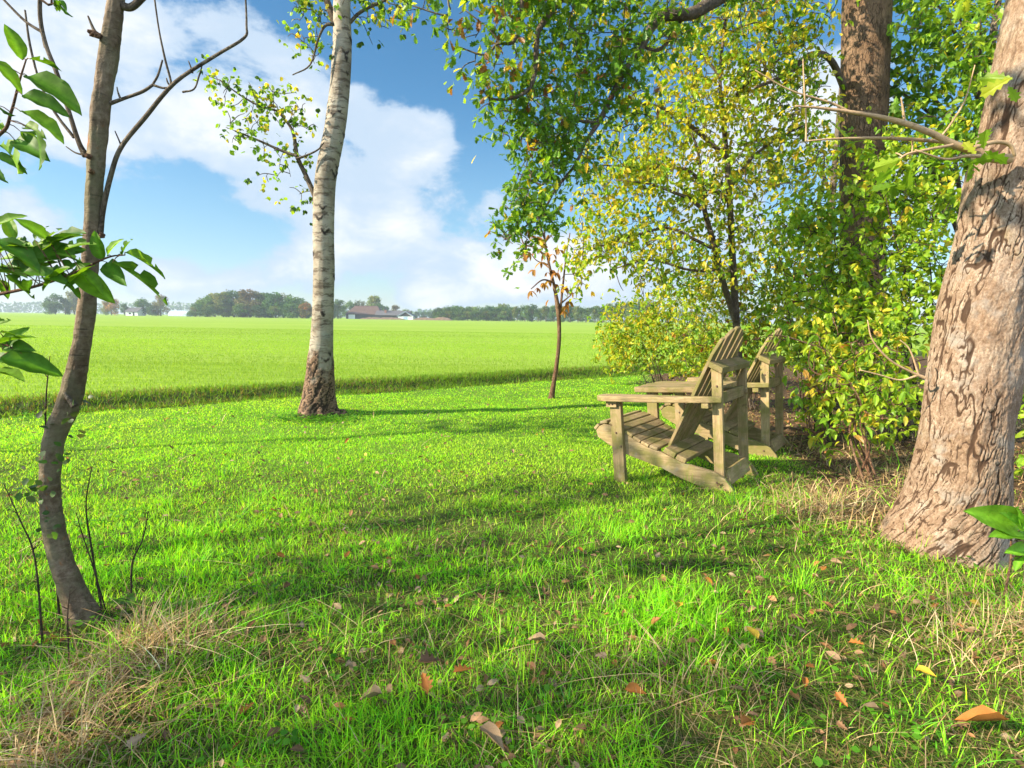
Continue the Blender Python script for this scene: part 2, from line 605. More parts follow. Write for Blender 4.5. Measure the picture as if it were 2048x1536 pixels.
def bark_smooth():
    """cherry-like bark with cross-wise marks"""
    m, t = material('ringed_bark')
    co = t.coord('Object')
    at = t.n('ShaderNodeAttribute', attribute_name='Col')
    sc = t.n('ShaderNodeSeparateColor')
    t.l(at.outputs['Color'], sc.inputs[0])
    pt = t.noise(co, 7, 6, .7, .3)
    hb = t.noise(t.mapping(co, scale=(5, 5, 34)), 2.0, 6, .7, .4)
    gr = t.noise(co, 48, 5, .7)
    c = t.mix(t.smooth(pt, .32, .68), (.13, .09, .058), (.27, .205, .145))
    c = t.mix(t.smooth(gr, .35, .7), t.mix(1.0, c, (.55, .5, .46), 'MULTIPLY'), c)
    c = t.mix(t.math('MULTIPLY', t.smooth(hb, .60, .70), .55), c, (.30, .24, .18))
    c = t.mix(t.math('MULTIPLY', t.smooth(hb, .42, .34), .8), c, (.035, .023, .016))
    c = t.mix(t.math('MULTIPLY', t.smooth(t.noise(co, 5, 4, .6), .42, .66), .6), c, (.17, .165, .095))       # algae
    c = t.mix(t.math('MULTIPLY', t.smooth(t.noise(t.mapping(co, scale=(1, 1, .5)), 11, 4, .6), .63, .68), .85), c, (.26, .105, .04))   # torn patches
    h = t.math('ADD', t.math('MULTIPLY', hb, .5), gr)
    return finish(m, t, c, .8, h, .7, .012, .2)


M_CHERRY = bark_smooth()


def wood(axis):
    m, t = material('weathered_wood_' + 'xyz'[axis])
    co = t.coord('Object')
    oi = t.n('ShaderNodeObjectInfo')
    off = t.n('ShaderNodeVectorMath', operation='ADD')
    cx = t.n('ShaderNodeCombineXYZ')
    for i in range(3):
        t.l(t.math('MULTIPLY', oi.outputs['Random'], 7.0 + 3 * i), cx.inputs[i])
    t.l(co, off.inputs[0]); t.l(cx.outputs[0], off.inputs[1])
    v = off.outputs[0]
    s = [1.0, 1.0, 1.0]
    s[axis] = .07
    st = t.mapping(v, scale=tuple(s))
    g = t.noise(st, 70, 5, .65, .6)
    wv = t.noise(st, 26, 2, .5, 1.2)
    gr = t.noise(v, 5.5, 5, .65, .3)
    c = t.mix(t.smooth(g, .3, .7), (.24, .17, .085), (.39, .29, .155))
    c = t.mix(t.math('MULTIPLY', t.smooth(wv, .55, .7), .55), c, (.22, .145, .075))
    c = t.mix(t.math('MULTIPLY', t.smooth(gr, .42, .62), .8), c, (.175, .165, .04))        # green algae
    c = t.mix(t.math('MULTIPLY', t.smooth(t.noise(v, 9, 4, .6), .60, .75), .5), c, (.26, .24, .20))   # grey weathering
    c = t.mix(t.smooth(t.noise(v, 16, 2, .5), .70, .76), c, (.10, .06, .03))        # knots
    c = t.mix(t.math('MULTIPLY', t.smooth(t.noise(st, 120, 3, .6), .60, .72), .6), c, (.085, .06, .035))        # dark grain checks
    hv = t.n('ShaderNodeHueSaturation')
    t.l(c, hv.inputs['Color'])
    t.l(t.math('MULTIPLY_ADD', t.math('FRACT', t.math('MULTIPLY', oi.outputs['Random'], 5.7)), .30, .70), hv.inputs['Value'])
    c = hv.outputs[0]
    return finish(m, t, c, .72, g, .35, .004, .25)


M_WOOD = [wood(0), wood(1), wood(2)]


def plain(name, c, rough=.7, var=.25, scale=3, metal=0.0):
    m, t = material(name)
    n = t.noise(t.coord('Object'), scale, 5, .6)
    colr = t.mix(t.smooth(n, .3, .7), tuple(x * (1 - var) for x in c), c)
    return finish(m, t, colr, rough)


# ------------------------------------------------------------------ lie of the land
U_AX = np.array([.815, .58]); V_AX = np.array([-.58, .815])


def uv_of(x, y):
    return U_AX[0] * x + U_AX[1] * y, V_AX[0] * x + V_AX[1] * y


def edge_wob(u):
    return .10 * (vnoise(u * .7, u * 0 + 3.3, 5) - .5) + .06 * (vnoise(u * 2.3, u * 0 + 1.3, 6) - .5)


def gz(x, y):
    x, y = np.asarray(x, float), np.asarray(y, float)
    u, v = uv_of(x, y)
    s = .79 * x - .61 * y
    z = .08 * sstep(-1.9, -1.0, s) * sstep(-.4, .9, x) * sstep(9, 6, y)
    lawn = sstep(8.6, 8.0, v)
    z = z + lawn * (.035 * (vnoise(x * .9, y * .9, 11) - .5) + .03 * (vnoise(x * 2.7, y * 2.7, 12) - .5))
    z = z + .07 * np.exp(-(((x + 1.14) / .28) ** 2 + ((y - 1.76) / .2) ** 2)) + .05 * np.exp(-(((x - 1.95) / .5) ** 2 + ((y - 2.55) / .5) ** 2))
    z = z + .05 * np.exp(-(((x + 2.3) / .5) ** 2 + ((y - 6.75) / .5) ** 2))
    w_ = v + edge_wob(u)
    d = sstep(8.4, 8.8, w_) * (1 - sstep(9.0, 9.75, w_))
    z = z - .42 * d * (.9 + .2 * vnoise(u * 1.5, v * 3, 8))
    return z


def forest(x, y):
    """0 on the lawn, 1 on the wood's floor to the right"""
    xb = np.interp(y, [0, 2.2, 3.0, 3.6, 5, 7.5, 10, 12.5], [2.6, 2.2, 1.75, 1.8, 2.35, 2.5, 2.55, 3.0])
    return sstep(-.25, .35, x - xb + .8 * (fbm(x * 1.3, y * 1.3, 31) - .5))


def straw(x, y):
    """where dead grass dominates: the foot of the left tree and the corner below it"""
    a = np.exp(-(((x + 1.22) / .20) ** 2 + ((y - 1.80) / .20) ** 2)) + .85 * np.exp(-(((x + 1.22) / .20) ** 2 + ((y - 1.40) / .16) ** 2))
    b = .6 * np.exp(-(((x - 1.85) / .40) ** 2 + ((y - 1.85) / .25) ** 2))
    e = .9 * np.exp(-(((x - 1.85) / .35) ** 2 + ((y - 3.05) / .35) ** 2)) + .22 * np.exp(-(((x - .55) / .35) ** 2 + ((y - 1.6) / .2) ** 2))
    return np.clip(a + b + e, 0, 1)


def sheet(name, vs, us, mat, label_kind='structure'):
    U, V = np.meshgrid(us, vs)
    X, Y = U_AX[0] * U + V_AX[0] * V, U_AX[1] * U + V_AX[1] * V
    Z = gz(X, Y)
    n, m_ = U.shape
    i = np.arange(n - 1)[:, None] * m_ + np.arange(m_ - 1)[None]
    q = np.stack([i, i + 1, i + 1 + m_, i + m_], -1).reshape(-1, 4)
    fo = forest(X, Y).ravel() * (V.ravel() < 8.3)
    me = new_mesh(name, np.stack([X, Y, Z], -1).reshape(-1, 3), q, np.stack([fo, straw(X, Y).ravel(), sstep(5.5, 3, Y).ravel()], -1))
    return tag(link(name, me, mat), kind=label_kind)


def ground_mat(kind):
    m, t = material(kind + '_ground')
    co = t.n('ShaderNodeNewGeometry').outputs['Position']
    n1 = t.noise(co, 1.1, 5, .6)
    n2 = t.noise(co, 9, 6, .7)
    n3 = t.noise(co, 60, 4, .7)
    if kind == 'lawn':
        at = t.n('ShaderNodeAttribute', attribute_name='Col')
        sp = t.n('ShaderNodeSeparateColor')
        t.l(at.outputs['Color'], sp.inputs[0])
        g = t.mix(t.smooth(n2, .35, .65), (.09, .20, .016), (.14, .27, .024))
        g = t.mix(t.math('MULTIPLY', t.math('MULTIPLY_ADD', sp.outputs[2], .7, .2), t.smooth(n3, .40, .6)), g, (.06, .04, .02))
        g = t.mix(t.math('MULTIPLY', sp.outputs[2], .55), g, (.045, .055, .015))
        litter = t.mix(t.smooth(n2, .35, .65), (.085, .05, .026), (.20, .13, .07))
        litter = t.mix(t.smooth(n3, .35, .7), t.mix(1.0, litter, (.5, .5, .5), 'MULTIPLY'), litter)
        f = t.math('MAXIMUM', sp.outputs[0], t.math('MULTIPLY', sp.outputs[1], .8))
        c = t.mix(f, g, litter)
        h = t.math('ADD', n2, n3)
    elif kind == 'ditch':
        c = t.mix(t.smooth(n2, .35, .65), (.04, .06, .015), (.08, .11, .03))
        h = n2
    else:
        ang = math.atan2(.58, .815)
        rows = t.noise(t.mapping(co, scale=(.12, 3.2, 1), rot=(0, 0, -.06)), 1.0, 4, .65)
        big = t.noise(t.mapping(co, scale=(.02, .09, 1)), 1.0, 4, .6)
        c = t.mix(t.smooth(rows, .36, .64), (.17, .29, .025), (.25, .375, .045))
        c = t.mix(t.math('MULTIPLY', t.smooth(big, .35, .7), .5), c, (.29, .38, .065))
        c = t.mix(t.math('MULTIPLY', t.smooth(t.noise(co, 14, 4, .7), .5, .72), .4), c, (.12, .24, .016))
        h = t.math('ADD', n2, n3)
    return finish(m, t, c, .9, h, .6, .03, .1)


def graded(lo, hi, fine0, fine1, step, grow=1.16):
    a = list(np.arange(fine0, fine1, step))
    s, x = step, a[-1]
    while x < hi:
        s *= grow
        x += s
        a.append(min(x, hi))
    s, x = step, a[0]
    while x > lo:
        s *= grow
        x -= s
        a.insert(0, max(x, lo))
    return np.array(a)


us = graded(-900, 1400, -8, 16, .16)
v_lawn = np.concatenate([graded(-60, 8.2, -3, 8.2, .16)[:-1], [8.2, 8.3]])
v_lawn = np.unique(np.minimum(v_lawn, 8.3))
v_ditch = np.linspace(8.3, 10.0, 26)
v_field = np.unique(np.concatenate([[10.0], graded(10, 1500, 10.0, 14, .2)]))
lawn = sheet('lawn', v_lawn, us, ground_mat('lawn'))
ditch = sheet('ditch', v_ditch, us, ground_mat('ditch'))
fieldo = sheet('field', v_field, us, ground_mat('field'))

# ------------------------------------------------------------------ grass
b_weed = G(640, 832)


def t_ovate(w_=.26, fold=.10, droop=.16):
    v = np.array([[0, 0, 0], [0, .5, .0], [0, 1, -droop], [w_ * .8, .24, fold * .6], [w_, .55, fold * .5], [w_ * .55, .82, -droop * .4], [-w_ * .8, .24, fold * .6], [-w_, .55, fold * .5], [-w_ * .55, .82, -droop * .4]])
    f = np.array([[0, 3, 1], [3, 4, 1], [4, 5, 1], [5, 2, 1], [0, 1, 6], [6, 1, 7], [7, 1, 8], [8, 1, 2]])
    return v, [f]


def blades(rng, x, y, h, wd, col, lean=.35, seg=3, zoff=None, az=None, curl=.6):
    """flat tapering curved blades"""
    n = len(x)
    z = gz(x, y) if zoff is None else zoff
    az = rng.uniform(0, 2 * np.pi, n) if az is None else az
    ln = np.abs(rng.normal(0, lean, n)) + .05
    dx, dy = np.cos(az), np.sin(az)
    faz = az + rng.normal(np.pi / 2, .7, n)
    sx, sy = np.cos(faz), np.sin(faz)
    ts = np.linspace(0, 1, seg + 1)
    vs = []
    for i, t in enumerate(ts):
        out = h * (ln * t + curl * ln * t ** 2.2)
        up = h * (t - .45 * np.minimum(ln, 1.2) * t ** 2)
        cx, cy, cz = x + dx * out, y + dy * out, z - .006 + up
        if i < seg:
            ww = wd * (1 - .75 * t ** 1.6) * .5
            vs += [np.stack([cx - sx * ww, cy - sy * ww, cz], -1), np.stack([cx + sx * ww, cy + sy * ww, cz], -1)]
        else:
            vs += [np.stack([cx, cy, cz], -1)]
    k = 2 * seg + 1
    v = np.stack(vs, 1).reshape(-1, 3)
    b = (np.arange(n) * k)[:, None, None]
    q = np.array([[2 * i, 2 * i + 1, 2 * i + 3, 2 * i + 2] for i in range(seg - 1)])
    tr = np.array([[2 * seg - 2, 2 * seg - 1, 2 * seg]])
    fs = [(tr[None] + b).reshape(-1, 3)]
    if seg > 1:
        fs.append((q[None] + b).reshape(-1, 4))
    return v, fs, np.repeat(col, k, 0)


def view_points(rng, n, d0, d1, half=1.02, power=1.0, pad=0.6):
    """random ground points in the wedge seen by the photograph (a little wider)"""
    d = np.sqrt(rng.uniform(d0 ** 2, d1 ** 2, n)) if power == 1.0 else d0 * (d1 / d0) ** rng.uniform(0, 1, n)
    return rng.uniform(-1, 1, n) * (half * d + pad * (d < 9)), d


def pal(rng, n, cols, jit=.18):
    cols = np.array(cols)
    i = rng.integers(0, len(cols), n)
    j = rng.integers(0, len(cols), n)
    t = rng.random((n, 1))
    c = cols[i] * t + cols[j] * (1 - t)
    return np.clip(c * (1 + rng.normal(0, jit, (n, 1))), .003, .9)


GREENS = [(.19, .54, .016), (.24, .60, .018), (.30, .64, .022), (.38, .67, .03), (.16, .50, .04)]
YGREEN = [(.40, .66, .035), (.34, .64, .03), (.46, .65, .07)]
DRY = [(.44, .32, .16), (.33, .22, .10), (.55, .42, .25), (.24, .15, .07)]
rng = np.random.default_rng(3)
geo = Geo()
for (d0, d1, dens, wd, hb, seg) in ((1.15, 2.2, 9500, .0034, 1.0, 4), (2.2, 3.6, 7600, .0038, .95, 3), (3.6, 5.5, 4300, .0052, .85, 3), (5.5, 8.5, 1900, .0082, .85, 2), (8.5, 13.5, 800, .013, .85, 2)):
    area = 1.02 * (d1 ** 2 - d0 ** 2) + 1.2 * (d1 - d0)
    n = int(area * dens)
    x, y = view_points(rng, n, d0, d1)
    u, v = uv_of(x, y)
    tuft = fbm(x * 3.1, y * 3.1, 41)
    thin = fbm(x * 1.6 + 7, y * 1.6, 47)
    fo, st = forest(x, y), straw(x, y)
    keep = (v + edge_wob(u) < 8.55) & (rng.random(n) < (1 - .93 * fo) * (1 - .78 * st) * (.22 + .78 * sstep(.32, .56, thin) if d1 < 4 else .6 + .4 * sstep(.32, .5, thin)) * (1 - .75 * np.exp(-((x + 1.55) ** 2 + (y - 2.02) ** 2) / .09)))
    x, y, tuft, thin, fo, st = x[keep], y[keep], tuft[keep], thin[keep], fo[keep], st[keep]
    n = len(x)
    near = sstep(4.5, 1.6, y)
    h = hb * (.024 + (.020 + .030 * near) * rng.random(n) ** 1.5 + near * .07 * sstep(.5, .75, tuft) * rng.random(n))
    c = pal(rng, n, GREENS)
    yl = sstep(.42, .66, fbm(x * .8 + 3, y * .8, 52)) * .5 * (.35 + .65 * sstep(2.4, 4.2, y)) + .38 * sstep(2.6, 4.2, y)
    pick = rng.random(n) < yl
    c[pick] = pal(rng, int(pick.sum()), YGREEN)
    pd = .02 + .16 * near * sstep(.55, .3, tuft) + .3 * st + .35 * fo
    dr = rng.random(n) < pd
    c[dr] = pal(rng, int(dr.sum()), DRY)
    c = np.clip(c * (1 + rng.normal(0, .2, (n, 1))) * (.82 + .45 * fbm(x * 5, y * 5, 58))[:, None], .004, .85)
    geo.add(*blades(rng, x, y, h, wd * rng.uniform(.7, 1.35, n), c, .52, seg))
# short flattened thatch between the blades
x, y = view_points(rng, 42000, 1.12, 4.2, 1.02, power=0)
k = rng.random(len(x)) < 1 - forest(x, y)
x, y = x[k], y[k]
n = len(x)
c = pal(rng, n, DRY + [(.10, .24, .02), (.12, .10, .05), (.16, .36, .03), (.13, .34, .02)], .3) * .8
geo.add(*blades(rng, x, y, rng.uniform(.02, .055, n), rng.uniform(.002, .004, n), c, 1.5, 3, curl=1.2))
# taller tufts of broader blades in the foreground
n = 400
x, y = view_points(rng, n, 1.15, 4.2)
k = (rng.random(n) < .25 + .75 * sstep(.45, .65, fbm(x * 1.2 + 5, y * 1.2, 77))) & (forest(x, y) < .6)
for X, Y in zip(x[k], y[k]):
    m_ = rng.integers(9, 26)
    r = rng.random(m_) ** .7 * .05
    a = rng.uniform(0, 6.28, m_)
    xx, yy = X + r * np.cos(a), Y + r * np.sin(a)
    h = rng.uniform(.06, .15, m_) * rng.uniform(.7, 1.15)
    geo.add(*blades(rng, xx, yy, h, rng.uniform(.0026, .0046, m_), pal(rng, m_, GREENS + [(.05, .17, .06)]), .5, 5, az=a + rng.normal(0, .4, m_), curl=.9))
# clover and small broad-leaved weeds in the sward
cx = np.concatenate([view_points(rng, 130, 1.15, 7, 1.0, power=0)], 0)
n = 16
X = (cx[0][:, None] + rng.normal(0, .05, (130, n))).ravel()
Y = (cx[1][:, None] + rng.normal(0, .05, (130, n))).ravel()
X = np.concatenate([X, b_weed[0] + rng.normal(0, .28, 900)])
Y = np.concatenate([Y, b_weed[1] - .25 + rng.normal(0, .12, 900)])
k = forest(X, Y) < .5
X, Y = X[k], Y[k]
n = len(X)
geo.leaves(t_ovate(.42, .06, .06), np.stack([X, Y, gz(X, Y) + rng.uniform(.015, .05, n)], -1), np.stack([rng.normal(0, 1, n), rng.normal(0, 1, n), rng.normal(0, .15, n)], -1), np.stack([rng.normal(0, .3, n), rng.normal(0, .3, n), np.ones(n)], -1), rng.uniform(.010, .022, n) * (1 + .12 * Y), pal(rng, n, [(.07, .22, .015), (.10, .28, .02), (.13, .30, .03)]))
tag(link('lawn_grass', geo.mesh('lawn_grass', smooth=True), M_GRASS), 'short green lawn grass with longer tufts in the foreground', 'grass', kind='stuff')

# dead grass and straw
geo = Geo()
rng = np.random.default_rng(9)
n = 135000
x, y = view_points(rng, n, 1.12, 9.0, 1.05, power=0)
fo, st = forest(x, y), straw(x, y)
k = (rng.random(n) < np.clip(st * .6 + .5 * fo * sstep(.4, .62, fbm(x * 1.4, y * 1.4, 61)) * (y < 7) + .006 + .05 * sstep(4, 2, y) * sstep(.5, .68, fbm(x * 1.7 + 9, y * 1.7, 63)), 0, 1))
x, y, st, fo = x[k], y[k], st[k], fo[k]
n = len(x)
h = rng.uniform(.04, .13, n) * (1 + .35 * st)
c = pal(rng, n, DRY)
gr = rng.random(n) < .10
c[gr] = pal(rng, int(gr.sum()), GREENS)
c = np.clip(c * (1 + .35 * st[:, None]) * (1 + rng.normal(0, .22, (n, 1))), .01, .85)
geo.add(*blades(rng, x, y, h, rng.uniform(.0018, .0034, n) * (.8 + .3 * y), c, .95, 4, curl=1.0, zoff=gz(x, y) + rng.uniform(0, .06, n) * st))
tag(link('dry_grass', geo.mesh('dry_grass'), M_DRY), 'pale dead grass and straw at the tree feet and under the shrubs', 'grass', kind='stuff')

# the ditch banks
geo = Geo()
rng = np.random.default_rng(12)
n = 60000
u = rng.uniform(-3.5, 17, n)
v = rng.uniform(8.35, 10.15, n)
x, y = U_AX[0] * u + V_AX[0] * v, U_AX[1] * u + V_AX[1] * v
k = (np.abs(x) < 1.05 * y) & (y > 3)
x, y, u, v = x[k], y[k], u[k], v[k]
n = len(x)
c = pal(rng, n, [(.12, .27, .016), (.17, .33, .02), (.22, .36, .04), (.09, .20, .014)])
br = rng.random(n) < .12 + .25 * sstep(.45, .65, fbm(u * .9, v * 2, 71))
c[br] = pal(rng, int(br.sum()), [(.20, .16, .06), (.13, .10, .04), (.28, .23, .10)])
geo.add(*blades(rng, x, y, rng.uniform(.05, .13, n), rng.uniform(.007, .013, n), c, .6, 3, curl=.9))
tag(link('ditch_grass', geo.mesh('ditch_grass'), M_GRASS), 'rough tussocky grass on the ditch bank between lawn and field', 'grass', kind='stuff')

# the sown field, blades as far as they can be told apart
geo = Geo()
rng = np.random.default_rng(15)
for (d0, d1, dens, wd, h0) in ((7, 14, 620, .009, .06), (14, 26, 240, .015, .055), (26, 50, 60, .028, .055)):
    n = int(1.05 * (d1 ** 2 - d0 ** 2) * dens)
    x, y = view_points(rng, n, d0, d1, 1.05)
    u, v = uv_of(x, y)
    row = .5 + .5 * np.sin((y + .06 * x) * 2 * np.pi / (.55 + .0 * y))
    k = (v + edge_wob(u) > 9.85) & (x < .35 * y + 2.5) & (rng.random(n) < .55 + .45 * row)
    x, y = x[k], y[k]
    n = len(x)
    c = pal(rng, n, [(.24, .43, .035), (.28, .46, .045), (.32, .47, .06), (.22, .40, .03)], .08)
    geo.add(*blades(rng, x, y, h0 * rng.uniform(.6, 1.2, n), wd * rng.uniform(.7, 1.3, n), c * (.62 + .5 * fbm(x * .05, y * .16, 95)[:, None]), .35, 2))
tag(link('field_grass', geo.mesh('field_grass'), M_GRASS), 'bright young green crop covering the flat field', 'crop', kind='stuff')

# ------------------------------------------------------------------ leaf templates  (x across, y along, z up)
def t_oak(fold=.08):
    o = [(.04, .10), (.13, .20), (.08, .29), (.24, .40), (.13, .49), (.31, .63), (.17, .71), (.24, .86), (.09, .89)]
    v = [[0, 0, 0], [0, 1, -.1], [0, .5, -.02]]
    R = [len(v) + i for i in range(len(o))]
    v += [[a, b, fold * a / .3 - .08 * b * b] for a, b in o]
    L = [len(v) + i for i in range(len(o))]
    v += [[-a, b, fold * a / .3 - .08 * b * b] for a, b in o]
    f = np.array([[0] + R + [1, 2], [0, 2, 1] + L[::-1]])
    return np.array(v, float), [f]


def t_broad(w_=.27, rows=7, curl=.25, wave=.03, fold=.12):
    v, f = [], []
    for i in range(rows + 1):
        t = i / rows
        ww = w_ * (math.sin(math.pi * t ** .8) ** .75 if 0 < t < 1 else 0.015)
        zc = -curl * t * t
        for j, s in enumerate((-1, -.5, 0, .5, 1)):
            v.append([ww * s, t, zc + fold * ww / w_ * abs(s) ** 1.3 + wave * math.sin(t * 17 + s * 2) * abs(s)])
    for i in range(rows):
        for j in range(4):
            a = i * 5 + j
            f.append([a, a + 1, a + 6, a + 5])
    return np.array(v), [np.array(f)]


T_OV = t_ovate()
T_NARROW = t_ovate(.19, .08, .22)
T_ROUND = t_ovate(.38, .08, .1)
T_OAK = t_oak()
T_BROAD = t_broad()
T_SLIM = t_broad(.23, 10, .22, .025, .14)
RIB = np.tile([.92, 1.0, 1.45, 1.0, .92], 11) * np.repeat(1 + .12 * (np.arange(11) % 2), 5)
T_BITTEN = [(T_SLIM[0], T_SLIM[1], RIB), (T_SLIM[0], [np.delete(T_SLIM[1][0], [7, 18, 19, 24], 0)], RIB), (T_SLIM[0], [np.delete(T_SLIM[1][0], [12, 15, 28, 32, 33], 0)], RIB)]
T_CHEST = t_broad(.2, 5, .35, .02, .10)


# ------------------------------------------------------------------ growing things
def unit(v):
    return v / (np.linalg.norm(v, axis=-1, keepdims=True) + 1e-9)


def grow(rng, branch, nodes, targets, r_tip=.0032, r_max=.012, sag=.08, reach=9.9):
    """join every target to the nearest bit of wood grown so far; returns the tip directions"""
    nodes = [np.asarray(p, float) for p in nodes]
    arr = np.array(nodes)
    todo = np.array(targets)
    order = np.argsort(np.min(np.linalg.norm(todo[:, None] - arr[None, ::max(1, len(arr) // 150)], axis=2), axis=1))
    buf = np.zeros((len(arr) + len(todo) * 5 + 10, 3))
    buf[:len(arr)] = arr
    cnt = len(arr)
    tips = np.zeros_like(todo)
    for i in order:
        t = todo[i]
        d = np.linalg.norm(buf[:cnt] - t, axis=1)
        a = buf[np.argmin(d)]
        L = d.min()
        if L < 1e-4 or L > reach:
            tips[i] = rng.normal(0, 1, 3)
            continue
        mid = (a + t) / 2 + rng.normal(0, .10 * L, 3) + np.array([0, 0, sag * L])
        pts = catmull([a, mid, t], 3)
        r0 = min(r_max, r_tip + .011 * L)
        branch.tube(pts, np.linspace(r0, r_tip, len(pts)), 4 if r0 < .01 else 5, cap=False)
        buf[cnt:cnt + 4] = pts[2:6]
        cnt += 4
        tips[i] = t - pts[-3]
    return unit(tips)


def foliage(rng, geo, tips, dirs, tmpl, per, size, palette, spread=.16, droop=.5, jit=.2, coherent=.65, up=1.0, cl=4):
    """a spray of leaves round each twig end"""
    n = len(tips)
    m_ = rng.poisson(per, n).clip(1)
    idx = np.repeat(np.arange(n), m_)
    N = len(idx)
    palette = np.array(palette)
    # leaves sit in small rosettes at the nodes of the twig
    local = np.arange(N) - np.repeat(np.cumsum(m_) - m_, m_)
    _, node = np.unique(idx * 1000 + local // cl, return_inverse=True)
    K = node.max() + 1
    nidx = np.zeros(K, int); nidx[node] = idx
    npos = tips[nidx] + dirs[nidx] * rng.uniform(-1.3, .5, (K, 1)) * spread + rng.normal(0, spread * .5, (K, 3))
    naxis = unit(dirs[nidx] * .8 + rng.normal(0, .6, (K, 3)))
    pos = npos[node] + rng.normal(0, size * .13, (N, 3))
    al = naxis[node] * .55 + unit(rng.normal(0, 1, (N, 3))) * .95 + np.array([0, 0, -droop])
    nm = rng.normal(0, .55, (N, 3)) + np.array([0, 0, up])
    base = palette[rng.integers(0, len(palette), n)][idx]
    alt = palette[rng.integers(0, len(palette), N)]
    pk = (rng.random(N) < coherent)[:, None]
    c = np.where(pk, base, alt) * (1 + rng.normal(0, jit, (N, 1)))
    geo.leaves(tmpl, pos, unit(al), unit(nm), size * rng.uniform(.65, 1.25, N), np.clip(c, .004, .85))


def blob_points(rng, blobs):
    """blobs: (photo x, y, half width, half height, distance, half depth, count) -> points in real space"""
    o = []
    for (cx, cy, rx, ry, dep, rd, n) in blobs:
        c = P(cx, cy, dep)
        q = rng.normal(0, 1, (n, 3))
        q = unit(q) * rng.random((n, 1)) ** (1 / 2.6)
        k = dep / F
        o.append(c + q * np.array([rx * k, rd, ry * k]))
    return np.vstack(o)


def world_blobs(rng, blobs):
    o = []
    for (x, y, z, rx, ry, rz, n) in blobs:
        q = unit(rng.normal(0, 1, (n, 3))) * rng.random((n, 1)) ** (1 / 2.6)
        o.append(np.array([x, y, z]) + q * np.array([rx, ry, rz]))
    return np.vstack(o)


def px_line(pts, dep):
    """photo polyline (x, y[, distance]) -> world points"""
    return np.array([P(p[0], p[1], p[2] if len(p) > 2 else dep) for p in pts])


def plant(name, label, cat, base, trunks, limbs, targets, leaf, bark, seed, twig=None, trunk_sides=10, bump=.05, flare=0.0, group=None, trunk_name='trunk', rmax=.012, reach=9.9, span=6, limb_mat=None, relief=None):
    """trunks, limbs: list of (points, radii); leaf: dict for foliage()"""
    rng = np.random.default_rng(seed)
    base = np.asarray(base, float)
    root = thing(name, label, cat, base, group=group)
    nodes = []

    for i, (pts, rad) in enumerate(trunks):
        g = Geo()
        q = catmull(np.column_stack([pts, rad]), span)
        nodes.extend(q[1:, :3])
        g.tube(q[:, :3] - base, q[:, 3], trunk_sides, bump, flare if i == 0 else 0, seed + i, relief=relief)
        link(trunk_name, g.mesh(trunk_name, col=relief is not None), bark, root)
    for (pts, rad) in limbs:
        g = Geo()
        q = catmull(np.column_stack([pts, rad]), 5)
        nodes.extend(q[1:, :3])
        g.tube(q[:, :3] - base, q[:, 3], 9, .07, 0, seed)
        link('branch', g.mesh('branch', col=False), (limb_mat or twig or bark), root)
    if targets is not None and len(targets):
        start = np.array(nodes)
        low = start[:, 2] > (start[:, 2].min() + .15 * np.ptp(start[:, 2]) if len(start) > 8 else -1)
        twigs = Geo()
        dirs = grow(rng, twigs, start[low] - base if low.any() else start - base, targets - base, reach=reach, r_max=rmax)
        if twigs.n:
            tag(link('twigs', twigs.mesh('twigs', col=False), twig or bark, root), kind='stuff')
        lf = Geo()
        for L in (leaf if isinstance(leaf, list) else [leaf]):
            L = dict(L)
            sel = rng.random(len(targets)) < L.pop('share', 1.0)
            foliage(rng, lf, (targets - base)[sel], dirs[sel], **L)
        link('foliage', lf.mesh('foliage', smooth=False), M_LEAF, root)
    return root


def R(widths_px, dep, k=1.0):
    return np.array(widths_px) * .5 * dep / F * k


GREEN_D = [(.09, .20, .014), (.12, .25, .018), (.15, .28, .022), (.09, .21, .03)]
GREEN_M = [(.17, .33, .02), (.24, .39, .024), (.30, .43, .03), (.18, .34, .035)]
GREEN_Y = [(.38, .44, .03), (.45, .47, .032), (.30, .42, .03), (.50, .45, .035)]
YELLOW = [(.60, .49, .05), (.66, .53, .06), (.55, .38, .035), (.48, .44, .045)]
RUST = [(.28, .11, .025), (.36, .16, .03), (.22, .10, .035), (.40, .24, .05)]

# ---- birch
b0 = G(640, 832)
dB = b0[1]
b0[2] = float(gz(b0[0], b0[1])) - .02
trunk = px_line([(640, 838), (637, 818), (640, 747), (645, 636), (648, 540), (647, 470), (651, 360), (673, 238), (684, 110), (684, 0), (688, -120), (690, -300), (700, -560)], dB)
trw = R([84, 70, 55, 44, 43, 43, 43, 41, 37, 33, 30, 26, 18], dB, .93)
limbs = [(px_line([(634, 402), (612, 352), (594, 312), (585, 262), (556, 222)], dB), R([11, 9, 8, 6, 4], dB)),
         (px_line([(594, 312), (560, 300), (515, 280), (470, 262)], dB - .1), R([6, 5, 4, 3], dB)),
         (px_line([(556, 222), (520, 212), (480, 190), (440, 160)], dB + .1), R([4, 4, 3, 2], dB)),
         (px_line([(592, 318), (610, 312), (635, 300), (648, 285)], dB - .15), R([5, 4, 3, 2], dB)),
         (px_line([(672, 50), (660, 20), (640, -30), (600, -80)], dB), R([16, 13, 11, 8], dB)),
         (px_line([(668, 48), (650, 52), (636, 80), (620, 130), (585, 150)], dB - .15), R([7, 5, 4, 3, 2], dB)),
         (px_line([(700, 45), (720, 25), (760, 5), (820, -20)], dB + .05), R([7, 6, 5, 4], dB)),
         (px_line([(690, -200), (760, -260), (860, -280)], dB), R([14, 10, 6], dB)),
         (px_line([(690, -230), (620, -320), (540, -360)], dB), R([14, 10, 6], dB)),
         (px_line([(695, -380), (760, -480), (800, -600)], dB + .2), R([12, 8, 5], dB))]
rng = np.random.default_rng(21)
